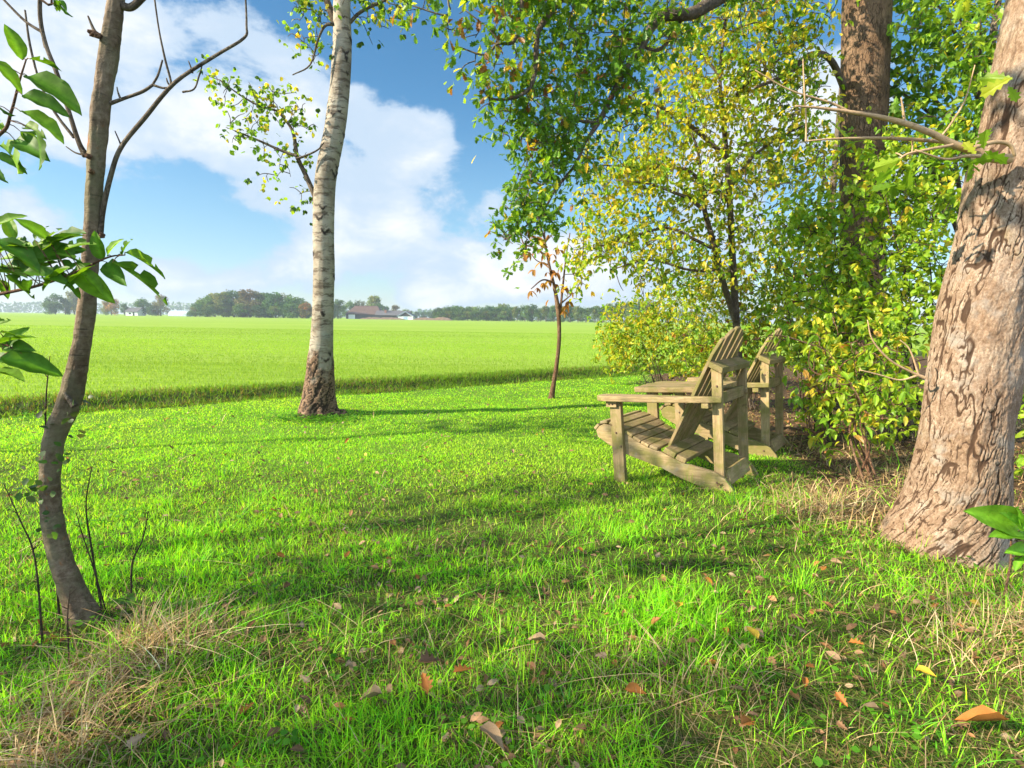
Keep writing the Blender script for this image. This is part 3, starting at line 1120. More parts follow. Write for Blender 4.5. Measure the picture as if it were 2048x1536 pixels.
tg = blob_points(rng, [(430, 165, 35, 30, dB, .25, 9), (490, 195, 65, 40, dB, .35, 26), (560, 215, 45, 45, dB, .3, 16), (520, 275, 60, 45, dB, .35, 22), (600, 250, 40, 45, dB, .3, 12), (590, 320, 45, 35, dB, .3, 9),
                       (605, 395, 38, 24, dB, .25, 9), (510, 360, 50, 20, dB, .2, 4), (615, 20, 55, 45, dB, .4, 26), (590, 75, 35, 25, dB, .3, 5), (640, 100, 30, 40, dB, .3, 6), (770, 5, 85, 34, dB, .4, 30), (735, 60, 50, 25, dB, .3, 6),
                       (700, -150, 260, 120, dB, 1.2, 120), (690, -380, 260, 160, dB, 1.2, 120), (720, -580, 180, 120, dB, 1, 70)])
birch = plant('birch_tree', 'slender white-barked birch with black bands standing at the lawn edge by the ditch', 'tree', b0, [(trunk, trw)], limbs, tg,
              [dict(tmpl=T_ROUND, per=6.5, size=.055, palette=GREEN_M + [(.045, .11, .02)], spread=.15, droop=.7), dict(tmpl=T_ROUND, per=2.6, size=.05, palette=YELLOW + GREEN_Y, spread=.17, droop=.7, share=.8)],
              M_BIRCH, 5, twig=M_TWIG, trunk_sides=90, bump=.04, flare=.35, rmax=.007, span=55, relief=relief_birch)

# ---- chestnut sapling with rusty leaves
c0 = G(1103, 797)
dC = c0[1]
c0[2] = float(gz(c0[0], c0[1])) - .02
trunk = px_line([(1102, 800), (1106, 775), (1113, 730), (1118, 685), (1118, 645), (1115, 612), (1108, 570), (1098, 528), (1091, 490), (1088, 455)], dC)
limbs = [(px_line([(1091, 512), (1070, 495), (1048, 488), (1040, 462)], dC), R([5, 4, 3, 2], dC)), (px_line([(1108, 565), (1085, 560), (1062, 578)], dC), R([4, 3, 2], dC)),
         (px_line([(1120, 628), (1127, 560), (1134, 500), (1140, 466)], dC), R([5, 4, 3, 2], dC)), (px_line([(1090, 480), (1080, 450), (1078, 430)], dC), R([4, 3, 2], dC)), (px_line([(1090, 485), (1105, 468), (1112, 455)], dC), R([3, 2, 2], dC)),
         (px_line([(1116, 612), (1130, 600), (1142, 590)], dC), R([4, 3, 2], dC)), (px_line([(1100, 530), (1075, 522), (1062, 508)], dC), R([3, 2, 2], dC))]
chest = plant('chestnut_sapling', 'thin young chestnut with a few rusty orange leaves on the far lawn', 'tree', c0, [(trunk, R([14, 10, 8.5, 8, 8, 9, 6, 5, 4, 3], dC))], limbs, None, None, M_REDTWIG, 8, trunk_sides=12, bump=.08, span=8)
rng = np.random.default_rng(4)
lf = Geo()
for (x, y, k) in ((1062, 582, 5), (1075, 576, 4), (1086, 566, 5), (1100, 560, 5), (1112, 568, 5), (1130, 574, 6), (1140, 583, 4), (1138, 602, 6), (1132, 612, 4), (1105, 508, 3), (1112, 495, 4), (1092, 505, 4), (1072, 500, 4), (1058, 508, 4), (1050, 490, 3), (1040, 465, 2),
                  (1120, 500, 3), (1158, 520, 4), (1150, 512, 3), (1128, 622, 4), (1104, 540, 5), (1112, 545, 4), (1098, 600, 2), (1095, 545, 3), (1008, 410, 2), (1085, 478, 3), (1098, 470, 2), (1062, 470, 3), (1075, 455, 2), (1128, 490, 2), (1145, 535, 3), (1068, 540, 3), (1122, 532, 3), (1110, 520, 3), (1082, 525, 3)):
    p = P(x, y, dC + rng.uniform(-.2, .2)) - c0
    a = rng.uniform(0, 6.28) + np.arange(k) * 6.28 / (k + 1)
    al = np.stack([np.cos(a), np.sin(a), np.full(k, -.75)], -1)
    lf.leaves(T_CHEST, np.repeat(p[None], k, 0), unit(al + rng.normal(0, .2, al.shape)), unit(rng.normal(0, .3, (k, 3)) + [0, 0, 1]), rng.uniform(.07, .15, k), pal(rng, k, [(.42, .20, .04), (.36, .15, .03), (.30, .13, .04), (.44, .27, .07)]))
link('foliage', lf.mesh('foliage', smooth=True), M_LEAF, chest)

# ---- tree at the left edge of the lawn
dL = 2.02
l0 = P(180, 1290, dL)
l0[2] = float(gz(l0[0], l0[1])) - .03
trunk = px_line([(190, 1310), (178, 1262), (150, 1195), (118, 1110), (101, 1010), (100, 930), (112, 865), (140, 800), (160, 705), (175, 610), (183, 500), (188, 400), (194, 300), (205, 190), (216, 110), (226, 50), (236, -20), (250, -140), (270, -320), (300, -560)], dL)
trw = R([112, 92, 66, 56, 52, 50, 53, 56, 46, 43, 40, 40, 41, 42, 46, 40, 38, 34, 26, 14], dL, .73)
limbs = [(px_line([(200, 470), (206, 420), (222, 350), (242, 295), (290, 235), (350, 165), (430, 112), (488, 76), (493, 50), (491, -10)], dL), R([12, 10, 9, 8, 8, 7, 6, 5, 4, 3], dL)),
         (px_line([(216, 208), (250, 196), (285, 183), (308, 168)], dL), R([8, 6, 6, 5], dL)), (px_line([(306, 170), (328, 176), (342, 168), (330, 118), (318, 60), (308, -10)], dL), R([5, 4, 4, 4, 3, 3], dL)),
         (px_line([(306, 168), (316, 150), (325, 120)], dL), R([4, 4, 3], dL)),
         (px_line([(172, 312), (158, 285), (140, 230), (115, 150), (92, 90), (80, 30), (82, -60)], dL), R([13, 9, 8, 8, 7, 7, 6], dL)), (px_line([(148, 275), (110, 225), (80, 165), (60, 90), (50, 20)], dL), R([6, 5, 4, 4, 3], dL)),
         (px_line([(84, 64), (50, 42), (8, 0), (-40, -50)], dL), R([6, 5, 4, 3], dL)), (px_line([(240, 10), (262, 14), (286, -6), (340, -60)], dL), R([16, 13, 12, 9], dL)),
         (px_line([(194, 68), (188, 60), (176, 32)], dL), R([9, 6, 3], dL)), (px_line([(245, 298), (240, 285), (230, 262)], dL), R([4, 3, 2], dL)), (px_line([(385, 146), (383, 138), (377, 122)], dL), R([4, 3, 2], dL)),
         (px_line([(240, 195), (236, 184), (234, 174)], dL), R([4, 3, 2], dL)), (px_line([(168, 310), (150, 305), (132, 293)], dL), R([4, 3, 2], dL)), (px_line([(365, 184), (388, 178), (398, 152), (404, 132)], dL), R([4, 3, 3, 2], dL)),
         (px_line([(150, 812), (136, 795), (128, 785)], dL - .05), R([14, 9, 5], dL)), (px_line([(340, 172), (335, 164), (333, 156)], dL), R([3, 3, 2], dL)), (px_line([(90, 95), (86, 80), (84, 70)], dL), R([4, 3, 2], dL))]
rng = np.random.default_rng(31)
tg = world_blobs(rng, [(-1.9, 1.6, 4.6, 1.2, 1.2, .8, 90)])
left_tree = plant('leaning_tree', 'crooked leaning tree with ringed brown bark and bare forked branches beside straw', 'tree', l0, [(trunk, trw)], limbs, tg, dict(tmpl=T_OV, per=6, size=.09, palette=GREEN_M, spread=.2), M_CHERRY, 14, twig=M_TWIG, trunk_sides=60, bump=.09, flare=.3, span=30, reach=2.4, relief=relief_ring)
# burr and torn bark under the broken stub
for (x, y, s) in ((190, 68, 10), (200, 72, 9), (182, 315, 8), (207, 472, 8), (186, 345, 7), (142, 800, 9)):
    a = P(x, y, dL - .03)
    g = Geo()
    for i in range(4):
        d = unit(np.array([rng.uniform(-1, .3), -.8, rng.uniform(-.6, .8)]))
        q = np.array([a, a + d * s * .5 * dL / F, a + d * s * dL / F * 1.2])
        g.tube(q - l0, R([s * 1.2, s, s * .3], dL), 6, .2, 0, i)
    link('bark_stub', g.mesh('bark_stub', col=False), M_REDTWIG, left_tree)
# ivy-like sprigs climbing its foot
g = Geo()
for (x, y) in ((95, 840), (140, 842), (160, 810), (135, 850), (95, 905), (110, 920), (125, 960), (60, 970), (50, 990), (90, 1040), (110, 1050), (85, 960), (70, 1000), (120, 935)):
    k = 4
    p = P(x, y, dL - .08) - l0 + rng.normal(0, .02, (k, 3))
    g.leaves(T_ROUND, p, unit(rng.normal(0, 1, (k, 3))), unit(rng.normal(0, .5, (k, 3)) + [0, -.6, .6]), rng.uniform(.02, .035, k), pal(rng, k, [(.06, .11, .03), (.05, .13, .015), (.10, .14, .06)]))
link('climbing_leaves', g.mesh('climbing_leaves'), M_LEAF, left_tree)

# ---- leaf sprays that reach in from the left edge: one tall sapling standing just outside
s0 = np.array([-2.15, 1.62, 0.0])
s0[2] = float(gz(s0[0], s0[1])) - .02
root = thing('leafy_sapling', 'sapling at the left edge reaching in with large dark green oval leaves', 'tree', s0)
dS = 1.72
stem = np.array([[-2.15, 1.62, 0], [-2.12, 1.63, .6], [-2.16, 1.64, 1.2], [-2.1, 1.66, 1.8], [-2.14, 1.68, 2.4], [-2.12, 1.7, 2.9]])
g = Geo()
q = catmull(np.column_stack([stem, [.02, .018, .016, .013, .009, .004]]), 6)
g.tube(q[:, :3] - s0, q[:, 3], 9, .05)
link('trunk', g.mesh('trunk', col=False), M_DARKTWIG, root)
lv = Geo()
rng = np.random.default_rng(77)
sprays = [  # branch line (photo), then leaves as base x,y -> tip x,y
    ([(-330, 330), (-100, 310), (0, 268), (22, 225), (38, 165), (52, 120)], [(45, 120, 22, 66), (60, 118, 104, 128), (55, 152, 160, 205), (45, 190, 118, 214), (40, 222, 120, 262), (40, 262, 80, 300), (30, 280, 108, 316), (50, 250, 98, 275), (0, 290, 80, 355), (-10, 240, 10, 262),
                                                                   (-15, 120, 28, 160), (-20, 310, 40, 330), (-5, 210, 20, 232), (70, 262, 92, 325), (-10, 330, 8, 365)]),
    ([(-330, 640), (-120, 610), (0, 588), (80, 570), (150, 545), (215, 515), (250, 510)], [(105, 490, 162, 442), (95, 478, 60, 452), (70, 505, 100, 460), (50, 492, 0, 470), (110, 500, 160, 512), (90, 520, 20, 508), (80, 540, 0, 525), (140, 535, 90, 560), (150, 540, 205, 585), (165, 525, 110, 545),
                                                                   (205, 520, 190, 478), (215, 512, 232, 480), (245, 510, 254, 475), (250, 505, 312, 532), (225, 525, 305, 568), (215, 525, 250, 575), (190, 530, 135, 556), (60, 560, 48, 590), (0, 560, 15, 590), (-15, 480, 60, 515),
                                                                   (20, 530, 70, 550), (-20, 545, 40, 540), (30, 515, 80, 525), (-10, 455, 30, 430), (120, 525, 60, 530), (160, 540, 195, 570), (-20, 500, 30, 490), (60, 520, 130, 500), (85, 500, 135, 470), (0, 505, 60, 470), (45, 545, 110, 552), (100, 545, 150, 575), (10, 550, 50, 575), (-20, 525, 20, 545), (130, 500, 175, 480), (70, 480, 85, 455), (30, 480, 15, 440)]),
    ([(-330, 760), (-100, 730), (-20, 700), (10, 690), (30, 700)], [(-30, 648, 20, 635), (0, 665, 30, 668), (-10, 690, 48, 668), (10, 695, 78, 692), (0, 715, 95, 735), (-20, 745, 60, 745), (-25, 720, 40, 715), (-30, 760, 15, 758), (5, 700, 45, 655)]),
    ([(-200, -60), (40, -40), (110, -10)], [(112, 0, 120, 22), (118, 5, 134, 28), (120, 0, 130, 14), (114, 10, 112, 26)]),
]
for bi, (line, lvs) in enumerate(sprays):
    g = Geo()
    bp = px_line(line, dS)
    bp[0] = stem[min(5, [3, 2, 2, 5][bi])]
    q = catmull(np.column_stack([bp, np.linspace(.007, .002, len(bp))]), 6)
    g.tube(q[:, :3] - s0, q[:, 3], 6)
    for (x0, y0, x1, y1) in lvs:
        a = P(x0, y0, dS + rng.uniform(-.05, .05))
        b = P(x1, y1, dS + rng.uniform(-.05, .05))
        L = math.hypot(x1 - x0, y1 - y0) * dS / F * (1.12 if bi == 1 else .92)
        nm = unit(rng.normal(0, .35, 3) + np.array([0, -.55, .8]))
        cc = np.array([(.06, .15, .012), (.085, .19, .014), (.05, .13, .014), (.13, .25, .02)][rng.integers(4)]) * rng.uniform(.8, 1.2)
        if x0 < 130 and y0 < 100 and y0 < 30 and x0 > 100:
            L = max(L, .03)
        lv.leaves(T_BITTEN[rng.choice(3, p=[.6, .2, .2])], (a - s0)[None], unit(b - a)[None], nm[None], np.array([max(L * 1.12, .03)]), cc[None])
        j = q[np.argmin(np.linalg.norm(q[:, :3] - a, axis=1)), :3]
        if np.linalg.norm(j - a) > .01:
            g.tube(np.array([j, (j + a) / 2 + [0, 0, .004], a]) - s0, [.0016, .0014, .001], 5)
    link('branch', g.mesh('branch', col=False), M_REDTWIG, root)
link('foliage', lv.mesh('foliage'), M_BIGLEAF, root)

# ---- bare shoots around the left tree
shoots = [([(98, 1000), (94, 900), (92, 800), (100, 712)], 2.0, 5, 'tallest thin bare shoot standing upright in front of the leaning trunk'),
          ([(80, 1230), (70, 1120), (40, 1040), (6, 965)], 1.85, 5, 'curved bare shoot left of the leaning trunk bending out of the frame'),
          ([(205, 1200), (182, 1090), (172, 1010), (184, 932)], 2.05, 5, 'dark bare shoot right of the leaning trunk, kinked at its middle'),
          ([(215, 1220), (185, 1130), (165, 1070), (152, 1025)], 2.1, 4, 'short bare shoot leaning left across the foot of the crooked tree'),
          ([(262, 1200), (264, 1130), (285, 1080), (297, 1022)], 2.15, 5, 'bare shoot standing apart on the right of the straw clump'),
          ([(140, 1400), (138, 1320), (135, 1240), (140, 1180)], 1.72, 5, 'dark stem rising through the straw in the lower left corner')]
for (line, dep, wpx, lab) in shoots:
    p = px_line(line, dep)
    b = p[0].copy()
    b[2] = float(gz(b[0], b[1])) - .02
    p[0] = b
    root = thing('bare_shoot', lab, 'shoot', b, group='bare shoots round the leaning tree')
    g = Geo()
    q = catmull(np.column_stack([p, R([wpx * .9, wpx * .72, wpx * .55, wpx * .3], dep)]), 6)
    g.tube(q[:, :3] - b, q[:, 3], 7, .18)
    rr = np.random.default_rng(int(line[0][0]))
    for i in range(5):
        a = q[rr.integers(4, len(q) - 1), :3]
        d = unit(np.array([rr.choice([-1, 1]) * .7, rr.normal(0, .4), .9]))
        g.tube(np.array([a, a + d * .012, a + d * .028]) - b, [.0016, .0014, .0006], 5)
    link('stem', g.mesh('stem', col=False), M_DARKTWIG, root)

# ---- the big oak at the right
dO = 2.62
o0 = P(1890, 1150, dO)
o0[2] = float(gz(o0[0], o0[1])) - .05
trunk = px_line([(1868, 1185), (1877, 1130), (1899, 1050), (1914, 981), (1931, 854), (1950, 727), (1968, 600), (1990, 500), (2012, 365), (2036, 274), (2064, 137), (2089, 0), (2140, -250), (2200, -560), (2240, -900)], dO)
trw = R([350, 300, 250, 216, 192, 192, 178, 168, 158, 150, 146, 142, 130, 112, 70], dO, .80)
dd = dO - .16
limbs = [(px_line([(2020, 318), (1985, 316), (1950, 304), (1905, 288), (1870, 270), (1820, 250), (1760, 234), (1700, 224), (1640, 216), (1590, 212)], dd), R([19, 17, 15, 14, 12, 11, 9, 7, 5, 3], dd)),
         (px_line([(1890, 284), (1840, 280), (1760, 276), (1680, 277), (1612, 282)], dd + .05), R([8, 7, 6, 4, 3], dd)), (px_line([(1612, 282), (1612, 240), (1608, 170), (1606, 118)], dd + .05), R([4, 3, 3, 2], dd)),
         (px_line([(1905, 290), (1850, 300), (1810, 310), (1790, 330)], dd - .05), R([6, 5, 4, 2], dd)), (px_line([(1960, 312), (1930, 312), (1890, 318), (1830, 300)], dd - .1), R([7, 6, 4, 3], dd)),
         (px_line([(1945, 296), (1990, 284), (2020, 290), (2030, 312)], dd - .04), R([8, 8, 7, 5], dd)), (px_line([(1810, 252), (1806, 220), (1802, 195)], dd), R([5, 4, 2], dd)), (px_line([(1700, 224), (1660, 205), (1580, 180), (1510, 140)], dd + .1), R([5, 4, 3, 2], dd)),
         (px_line([(1878, 278), (1900, 250), (1930, 200), (1950, 130)], dd + .3), R([5, 4, 3, 2], dd)),
         (px_line([(1848, 755), (1825, 745), (1780, 720), (1745, 680), (1735, 640)], dd + .1), R([8, 5, 4, 3, 2], dd)), (px_line([(1838, 750), (1800, 760), (1760, 750), (1720, 740)], dd + .1), R([5, 3.5, 3, 2], dd)), (px_line([(1838, 752), (1820, 700), (1800, 680)], dd + .1), R([4, 3, 2], dd)),
         (px_line([(2130, -200), (1900, -420), (1500, -520), (1150, -470)], dO + .4), R([70, 55, 40, 20], dO)), (px_line([(2150, -300), (2350, -600), (2500, -800)], dO), R([80, 60, 30], dO)),
         (px_line([(2140, -260), (2000, -700), (1700, -900)], dO - .4), R([70, 50, 25], dO))]
rng = np.random.default_rng(41)
tg = world_blobs(rng, [(2.6, 2.6, 5.2, 1.7, 1.5, .9, 80), (3.6, 1.7, 5.4, 1.4, 1.4, 1.1, 50)])
tg = np.vstack([tg, blob_points(rng, [(1800, 290, 40, 30, dd, .1, 5), (1960, 20, 60, 50, dO + 1.1, .3, 8)])])
oak = plant('oak_tree', 'big leaning oak trunk with cracked pale brown bark in the right foreground', 'tree', o0, [(trunk, trw)], limbs, tg, dict(tmpl=T_OAK, per=6, size=.10, palette=GREEN_M + GREEN_Y[:1], spread=.2), M_OAK, 23, twig=M_TANTWIG, trunk_sides=380, bump=.06, flare=.30, span=60, reach=2.2, relief=relief_oak)

# ---- oak further back whose long limb hangs over the lawn
dK = 7.2
k0 = P(1728, 770, dK)
k0[2] = float(gz(k0[0], k0[1])) - .03
trunk = px_line([(1722, 800), (1724, 700), (1725, 500), (1722, 380), (1727, 250), (1731, 120), (1734, 0), (1740, -200), (1750, -500), (1770, -800)], dK)
trw = R([104, 84, 76, 73, 78, 80, 80, 74, 58, 30], dK)
limbs = [(px_line([(1738, -130, dK), (1600, -90, 6.4), (1480, -30, 5.8), (1425, 4, 5.4), (1380, 28, 5.2), (1325, 32, 5.1), (1300, 60, 5.0), (1285, 95, 4.95)], 5), R([48, 40, 34, 26, 22, 20, 16, 11], 5.2)),
         (px_line([(1285, 95, 4.95), (1250, 140, 4.9), (1225, 190, 4.9), (1200, 240, 4.8), (1170, 285, 4.8)], 5), R([12, 11, 11, 10, 6], 4.9)), (px_line([(1170, 285, 4.8), (1150, 330, 4.7), (1110, 380, 4.7), (1080, 430, 4.65), (1010, 480, 4.6)], 5), R([6, 6, 5, 4, 2], 4.8)),
         (px_line([(1190, 245, 4.8), (1140, 238, 4.7), (1090, 215, 4.6)], 5), R([6, 4, 3], 4.8)), (px_line([(1375, 20, 5.2), (1355, 50, 5.2), (1330, 90, 5.1), (1305, 100, 5.0), (1250, 75, 5.0)], 5), R([9, 8, 7, 6, 4], 5)),
         (px_line([(1480, -30, 5.8), (1300, -70, 5.3), (1180, -60, 5.0), (1130, -10, 4.8), (1080, 55, 4.6), (1073, 90, 4.6), (1070, 140, 4.55), (1060, 175, 4.5), (1030, 195, 4.5), (985, 198, 4.5), (965, 180, 4.5)], 5), R([30, 24, 18, 12, 10, 10, 8, 7, 6, 4, 3], 4.9)),
         (px_line([(1180, -60, 5.0), (1090, -60, 4.6), (1048, -10, 4.4), (1040, 50, 4.4), (1025, 85, 4.4), (995, 88, 4.4), (970, 110, 4.4), (920, 95, 4.4)], 5), R([14, 10, 8, 7, 6, 5, 4, 2], 4.6)), (px_line([(1090, -60, 4.6), (960, -70, 4.3), (900, -10, 4.2), (895, 30, 4.2), (820, 10, 4.2)], 5), R([8, 6, 4, 3, 2], 4.4)),
         (px_line([(1000, 88, 4.4), (980, 60, 4.4), (930, 20, 4.4)], 5), R([4, 3, 2], 4.4)),
         (px_line([(1690, 180, dK), (1660, 118, 6.9), (1620, 110, 6.7), (1570, 150, 6.4), (1510, 175, 6.2)], 6), R([14, 12, 11, 9, 5], 6.6)),
         (px_line([(1745, -250, dK), (1900, -450, 7.4), (2050, -600, 7.6)], 6), R([40, 30, 16], 7)), (px_line([(1745, -350, dK), (1600, -560, 7.6), (1480, -700, 8)], 6), R([36, 26, 14], 7))]
rng = np.random.default_rng(43)
tg = blob_points(rng, [b[:6] + (int(b[6] * 1.2),) for b in [(1150, 90, 130, 110, 4.9, .5, 85), (1110, 210, 100, 90, 4.8, .45, 60), (1180, 160, 90, 90, 4.9, .4, 45), (1060, 260, 70, 50, 4.7, .35, 34), (1120, 310, 90, 70, 4.75, .4, 52), (1070, 350, 55, 70, 4.7, .35, 34), (1050, 410, 50, 55, 4.65, .3, 34), (1010, 465, 45, 22, 4.6, .25, 12), (1040, 500, 22, 30, 4.6, .2, 7), (1090, 440, 40, 40, 4.65, .3, 14),
                       (995, 240, 40, 25, 4.6, .3, 9), (1250, 60, 110, 80, 5.1, .5, 44), (1330, 40, 100, 60, 5.3, .5, 26), (1260, 200, 60, 90, 5, .4, 22), (1450, 30, 120, 60, 5.8, .6, 22), (1560, 60, 90, 90, 6.4, .6, 24), (1090, 20, 120, 45, 4.7, .5, 44), (1170, -40, 200, 60, 4.9, .6, 60), (1000, -30, 120, 40, 4.5, .4, 26),
                       (1620, 160, 60, 50, 6.6, .5, 14), (1560, 180, 60, 40, 6.4, .4, 14)]])
tg2 = blob_points(rng, [(960, 110, 50, 70, 4.4, .3, 11), (985, 165, 45, 35, 4.45, .3, 9), (1000, 60, 60, 60, 4.4, .3, 12), (890, 20, 40, 40, 4.2, .3, 6), (1140, 60, 150, 80, 4.8, .4, 10), (800, 10, 40, 25, 4.2, .2, 4)])
tgall = np.vstack([tg, tg2, world_blobs(rng, [(4.7, 7.2, 8.2, 3, 2.6, 1.5, 160)])])
back_oak = plant('oak_tree', 'straight brown oak trunk behind the shrubs, its long lobed-leaf limb hanging over the lawn', 'tree', k0, [(trunk, trw)], limbs, tgall,
                 [dict(tmpl=T_OAK, per=9.5, size=.068, cl=5, palette=GREEN_D + GREEN_D + GREEN_M[:2], spread=.16, droop=.35, share=.93), dict(tmpl=T_OAK, per=3.2, size=.072, palette=RUST + YELLOW + GREEN_Y, spread=.2, droop=.7, share=.22)], M_OAK2, 29, twig=M_TWIG, trunk_sides=48, bump=.05, flare=.1, span=10, reach=4)
lf = Geo()
rng = np.random.default_rng(44)
foliage(rng, lf, tg2 - k0, unit(rng.normal(0, 1, tg2.shape)), T_OAK, 4.0, .085, RUST[1:3] + GREEN_Y + GREEN_M, spread=.12, droop=.9)
link('withered_leaves', lf.mesh('withered_leaves', smooth=False), M_LEAF, back_oak)['label'] = 'withered brown and yellow leaves at the ends of the hanging limb'

# ---- yellowing tree behind the chairs
dY = 6.6
y0 = P(1478, 800, 7.0)
y0[2] = float(gz(y0[0], y0[1])) - .03
tr = [(px_line([(1482, 800, 7.0), (1476, 700, 6.9), (1470, 600, 6.8), (1464, 500, 6.7), (1460, 412, 6.6), (1453, 310, 6.6), (1446, 237, 6.6), (1440, 150, 6.6), (1450, 40, 6.6), (1455, -80, 6.7)], dY), R([16, 15, 14, 13, 11.5, 10, 8, 6, 5, 3.5], dY)),
      (px_line([(1470, 640, 6.8), (1445, 560, 6.7), (1427, 485, 6.6), (1409, 420, 6.5), (1403, 365, 6.5), (1395, 300, 6.4), (1370, 230, 6.3)], dY), R([13, 12, 11, 9, 7, 5, 3], dY))]
limbs = [(px_line([(1452, 313), (1405, 272), (1358, 233), (1310, 211), (1260, 205)], dY - .1), R([9, 8, 6, 5, 3], dY)), (px_line([(1405, 419), (1380, 398), (1350, 386), (1300, 368), (1230, 360)], dY - .2), R([8, 7, 6, 4, 2], dY)),
         (px_line([(1463, 405), (1432, 382), (1401, 361), (1365, 337), (1281, 335), (1200, 330)], dY), R([9, 8, 7, 6, 4, 2], dY)), (px_line([(1423, 496), (1387, 478), (1336, 456), (1255, 475), (1180, 500)], dY - .1), R([7, 6, 5, 4, 2], dY)),
         (px_line([(1446, 237), (1480, 180), (1520, 150), (1580, 100)], dY), R([7, 6, 5, 3], dY)), (px_line([(1458, 380), (1500, 320), (1550, 280), (1610, 250)], dY), R([7, 6, 5, 3], dY)), (px_line([(1440, 540), (1380, 540), (1300, 520), (1220, 540)], dY - .2), R([6, 5, 4, 2], dY)),
         (px_line([(1440, 150), (1390, 100), (1330, 70), (1280, 20)], dY), R([6, 5, 4, 2], dY))]
rng = np.random.default_rng(51)
tg = blob_points(rng, [b[:6] + (int(b[6] * 1.4),) for b in [(1260, 300, 110, 60, dY, .7, 70), (1330, 210, 100, 60, dY, .7, 60), (1240, 390, 90, 60, dY, .6, 48), (1330, 370, 110, 60, dY, .7, 64), (1420, 290, 90, 90, dY, .7, 70), (1240, 480, 90, 50, dY - .2, .6, 46), (1170, 500, 45, 50, dY - .2, .4, 18), (1190, 430, 50, 40, dY - .2, .4, 14), (1330, 480, 90, 60, dY, .6, 54),
                       (1430, 130, 110, 90, dY, .7, 76), (1520, 200, 100, 90, dY, .8, 72), (1570, 110, 90, 90, dY, .8, 60), (1540, 330, 100, 80, dY, .8, 70), (1600, 260, 90, 90, dY + .3, .8, 54), (1450, 420, 90, 80, dY, .7, 56), (1280, 560, 70, 40, dY, .5, 22), (1400, 540, 90, 50, dY, .6, 36), (1500, 20, 160, 60, dY, .8, 70), (1330, 90, 60, 60, dY, .5, 22), (1640, 380, 70, 80, dY + .4, .6, 30), (1150, 560, 30, 40, dY - .2, .3, 8),
                       (1450, -120, 200, 90, dY, 1.1, 70)]])
plant('yellowing_tree', 'young tree with thin forked stems and small yellow-green leaves behind the chairs', 'tree', y0, tr, limbs, tg,
      [dict(tmpl=T_OV, per=7, size=.066, cl=3, palette=GREEN_M + GREEN_Y, spread=.16, droop=.6), dict(tmpl=T_OV, per=4.6, size=.066, cl=3, palette=YELLOW + GREEN_Y, spread=.16, droop=.6, share=.75)], M_TWIG, 53, trunk_sides=10, rmax=.008, reach=1.6)

# ---- shrubs and undergrowth of the wood edge
def shrub(name, label, cat, base_px, dep, blobs, leaf, seed, stems=7, bark=M_TWIG, r0=.009, group=None, reach=2.2, rmax=.008):
    rng = np.random.default_rng(seed)
    tg = blob_points(rng, blobs)
    b = P(base_px[0], base_px[1], dep)
    b[2] = float(gz(b[0], b[1])) - .02
    limbs = []
    for i in range(stems):
        t = tg[rng.integers(len(tg))]
        t = t + (t - b) * .05
        m1 = b + (t - b) * .35 + np.array([0, 0, .12 * np.linalg.norm(t - b)]) + rng.normal(0, .06, 3)
        m2 = b + (t - b) * .7 + rng.normal(0, .09, 3) + np.array([0, 0, .06])
        st = b + np.array([rng.normal(0, .08), rng.normal(0, .08), 0])
        limbs.append((np.array([st, m1, m2, t]), np.array([r0, r0 * .75, r0 * .5, .003])))
    return plant(name, label, cat, b, limbs, [], tg, leaf, bark, seed + 1, trunk_sides=7, bump=.06, trunk_name='stem', reach=reach, rmax=rmax)


L_Y = [dict(tmpl=T_OV, per=12, size=.075, palette=GREEN_M + GREEN_Y, spread=.20), dict(tmpl=T_OV, per=6, size=.072, palette=GREEN_Y + YELLOW[:2], spread=.19, share=.8)]
L_G = [dict(tmpl=T_OV, per=9, size=.070, palette=GREEN_M + GREEN_Y[2:3], spread=.19), dict(tmpl=T_OV, per=3.5, size=.068, palette=GREEN_Y + YELLOW[:1], spread=.2, share=.5)]
L_GY = [dict(tmpl=T_NARROW, per=10, size=.072, palette=GREEN_M + GREEN_Y[:2], spread=.18), dict(tmpl=T_OV, per=3.5, size=.075, palette=GREEN_Y + YELLOW[:2] + RUST[:1], spread=.2, share=.6)]
shrub('shrub', 'rounded yellow-green shrub at the left end of the thicket, beside the field', 'shrub', (1320, 760), 10.2, [(1290, 690, 90, 62, 10.2, .9, 110), (1360, 640, 80, 70, 10, .9, 100), (1270, 635, 60, 45, 10.3, .7, 46), (1390, 720, 60, 40, 9.8, .6, 50), (1230, 700, 40, 50, 10.4, .5, 36), (1330, 590, 60, 40, 10, .6, 34), (1215, 650, 20, 30, 10.4, .4, 12)], L_Y, 101, 9)
shrub('shrub', 'dense green shrub directly behind the nearer chair back', 'shrub', (1500, 790), 7.6, [(1440, 640, 80, 90, 7.6, .6, 80), (1510, 580, 90, 90, 7.4, .7, 100), (1420, 560, 70, 50, 7.6, .5, 50), (1560, 660, 70, 90, 7.2, .6, 80), (1480, 720, 90, 50, 7.6, .5, 60), (1600, 560, 60, 60, 7.2, .5, 40), (1400, 690, 60, 60, 7.4, .5, 44), (1570, 480, 60, 60, 7.2, .5, 40)], L_GY, 103, 9)
shrub('shrub', 'dark leafy shrub in front of the straight brown trunk', 'shrub', (1660, 850), 5.6, [(1640, 520, 90, 90, 5.7, .5, 90), (1630, 430, 60, 60, 5.8, .4, 34), (1620, 650, 80, 80, 5.5, .5, 70), (1710, 600, 80, 90, 5.5, .5, 84), (1580, 440, 60, 50, 5.9, .5, 34), (1760, 540, 60, 80, 5.4, .5, 54), (1690, 730, 80, 60, 5.3, .4, 50)], L_G, 105, 9, bark=M_DARKTWIG)
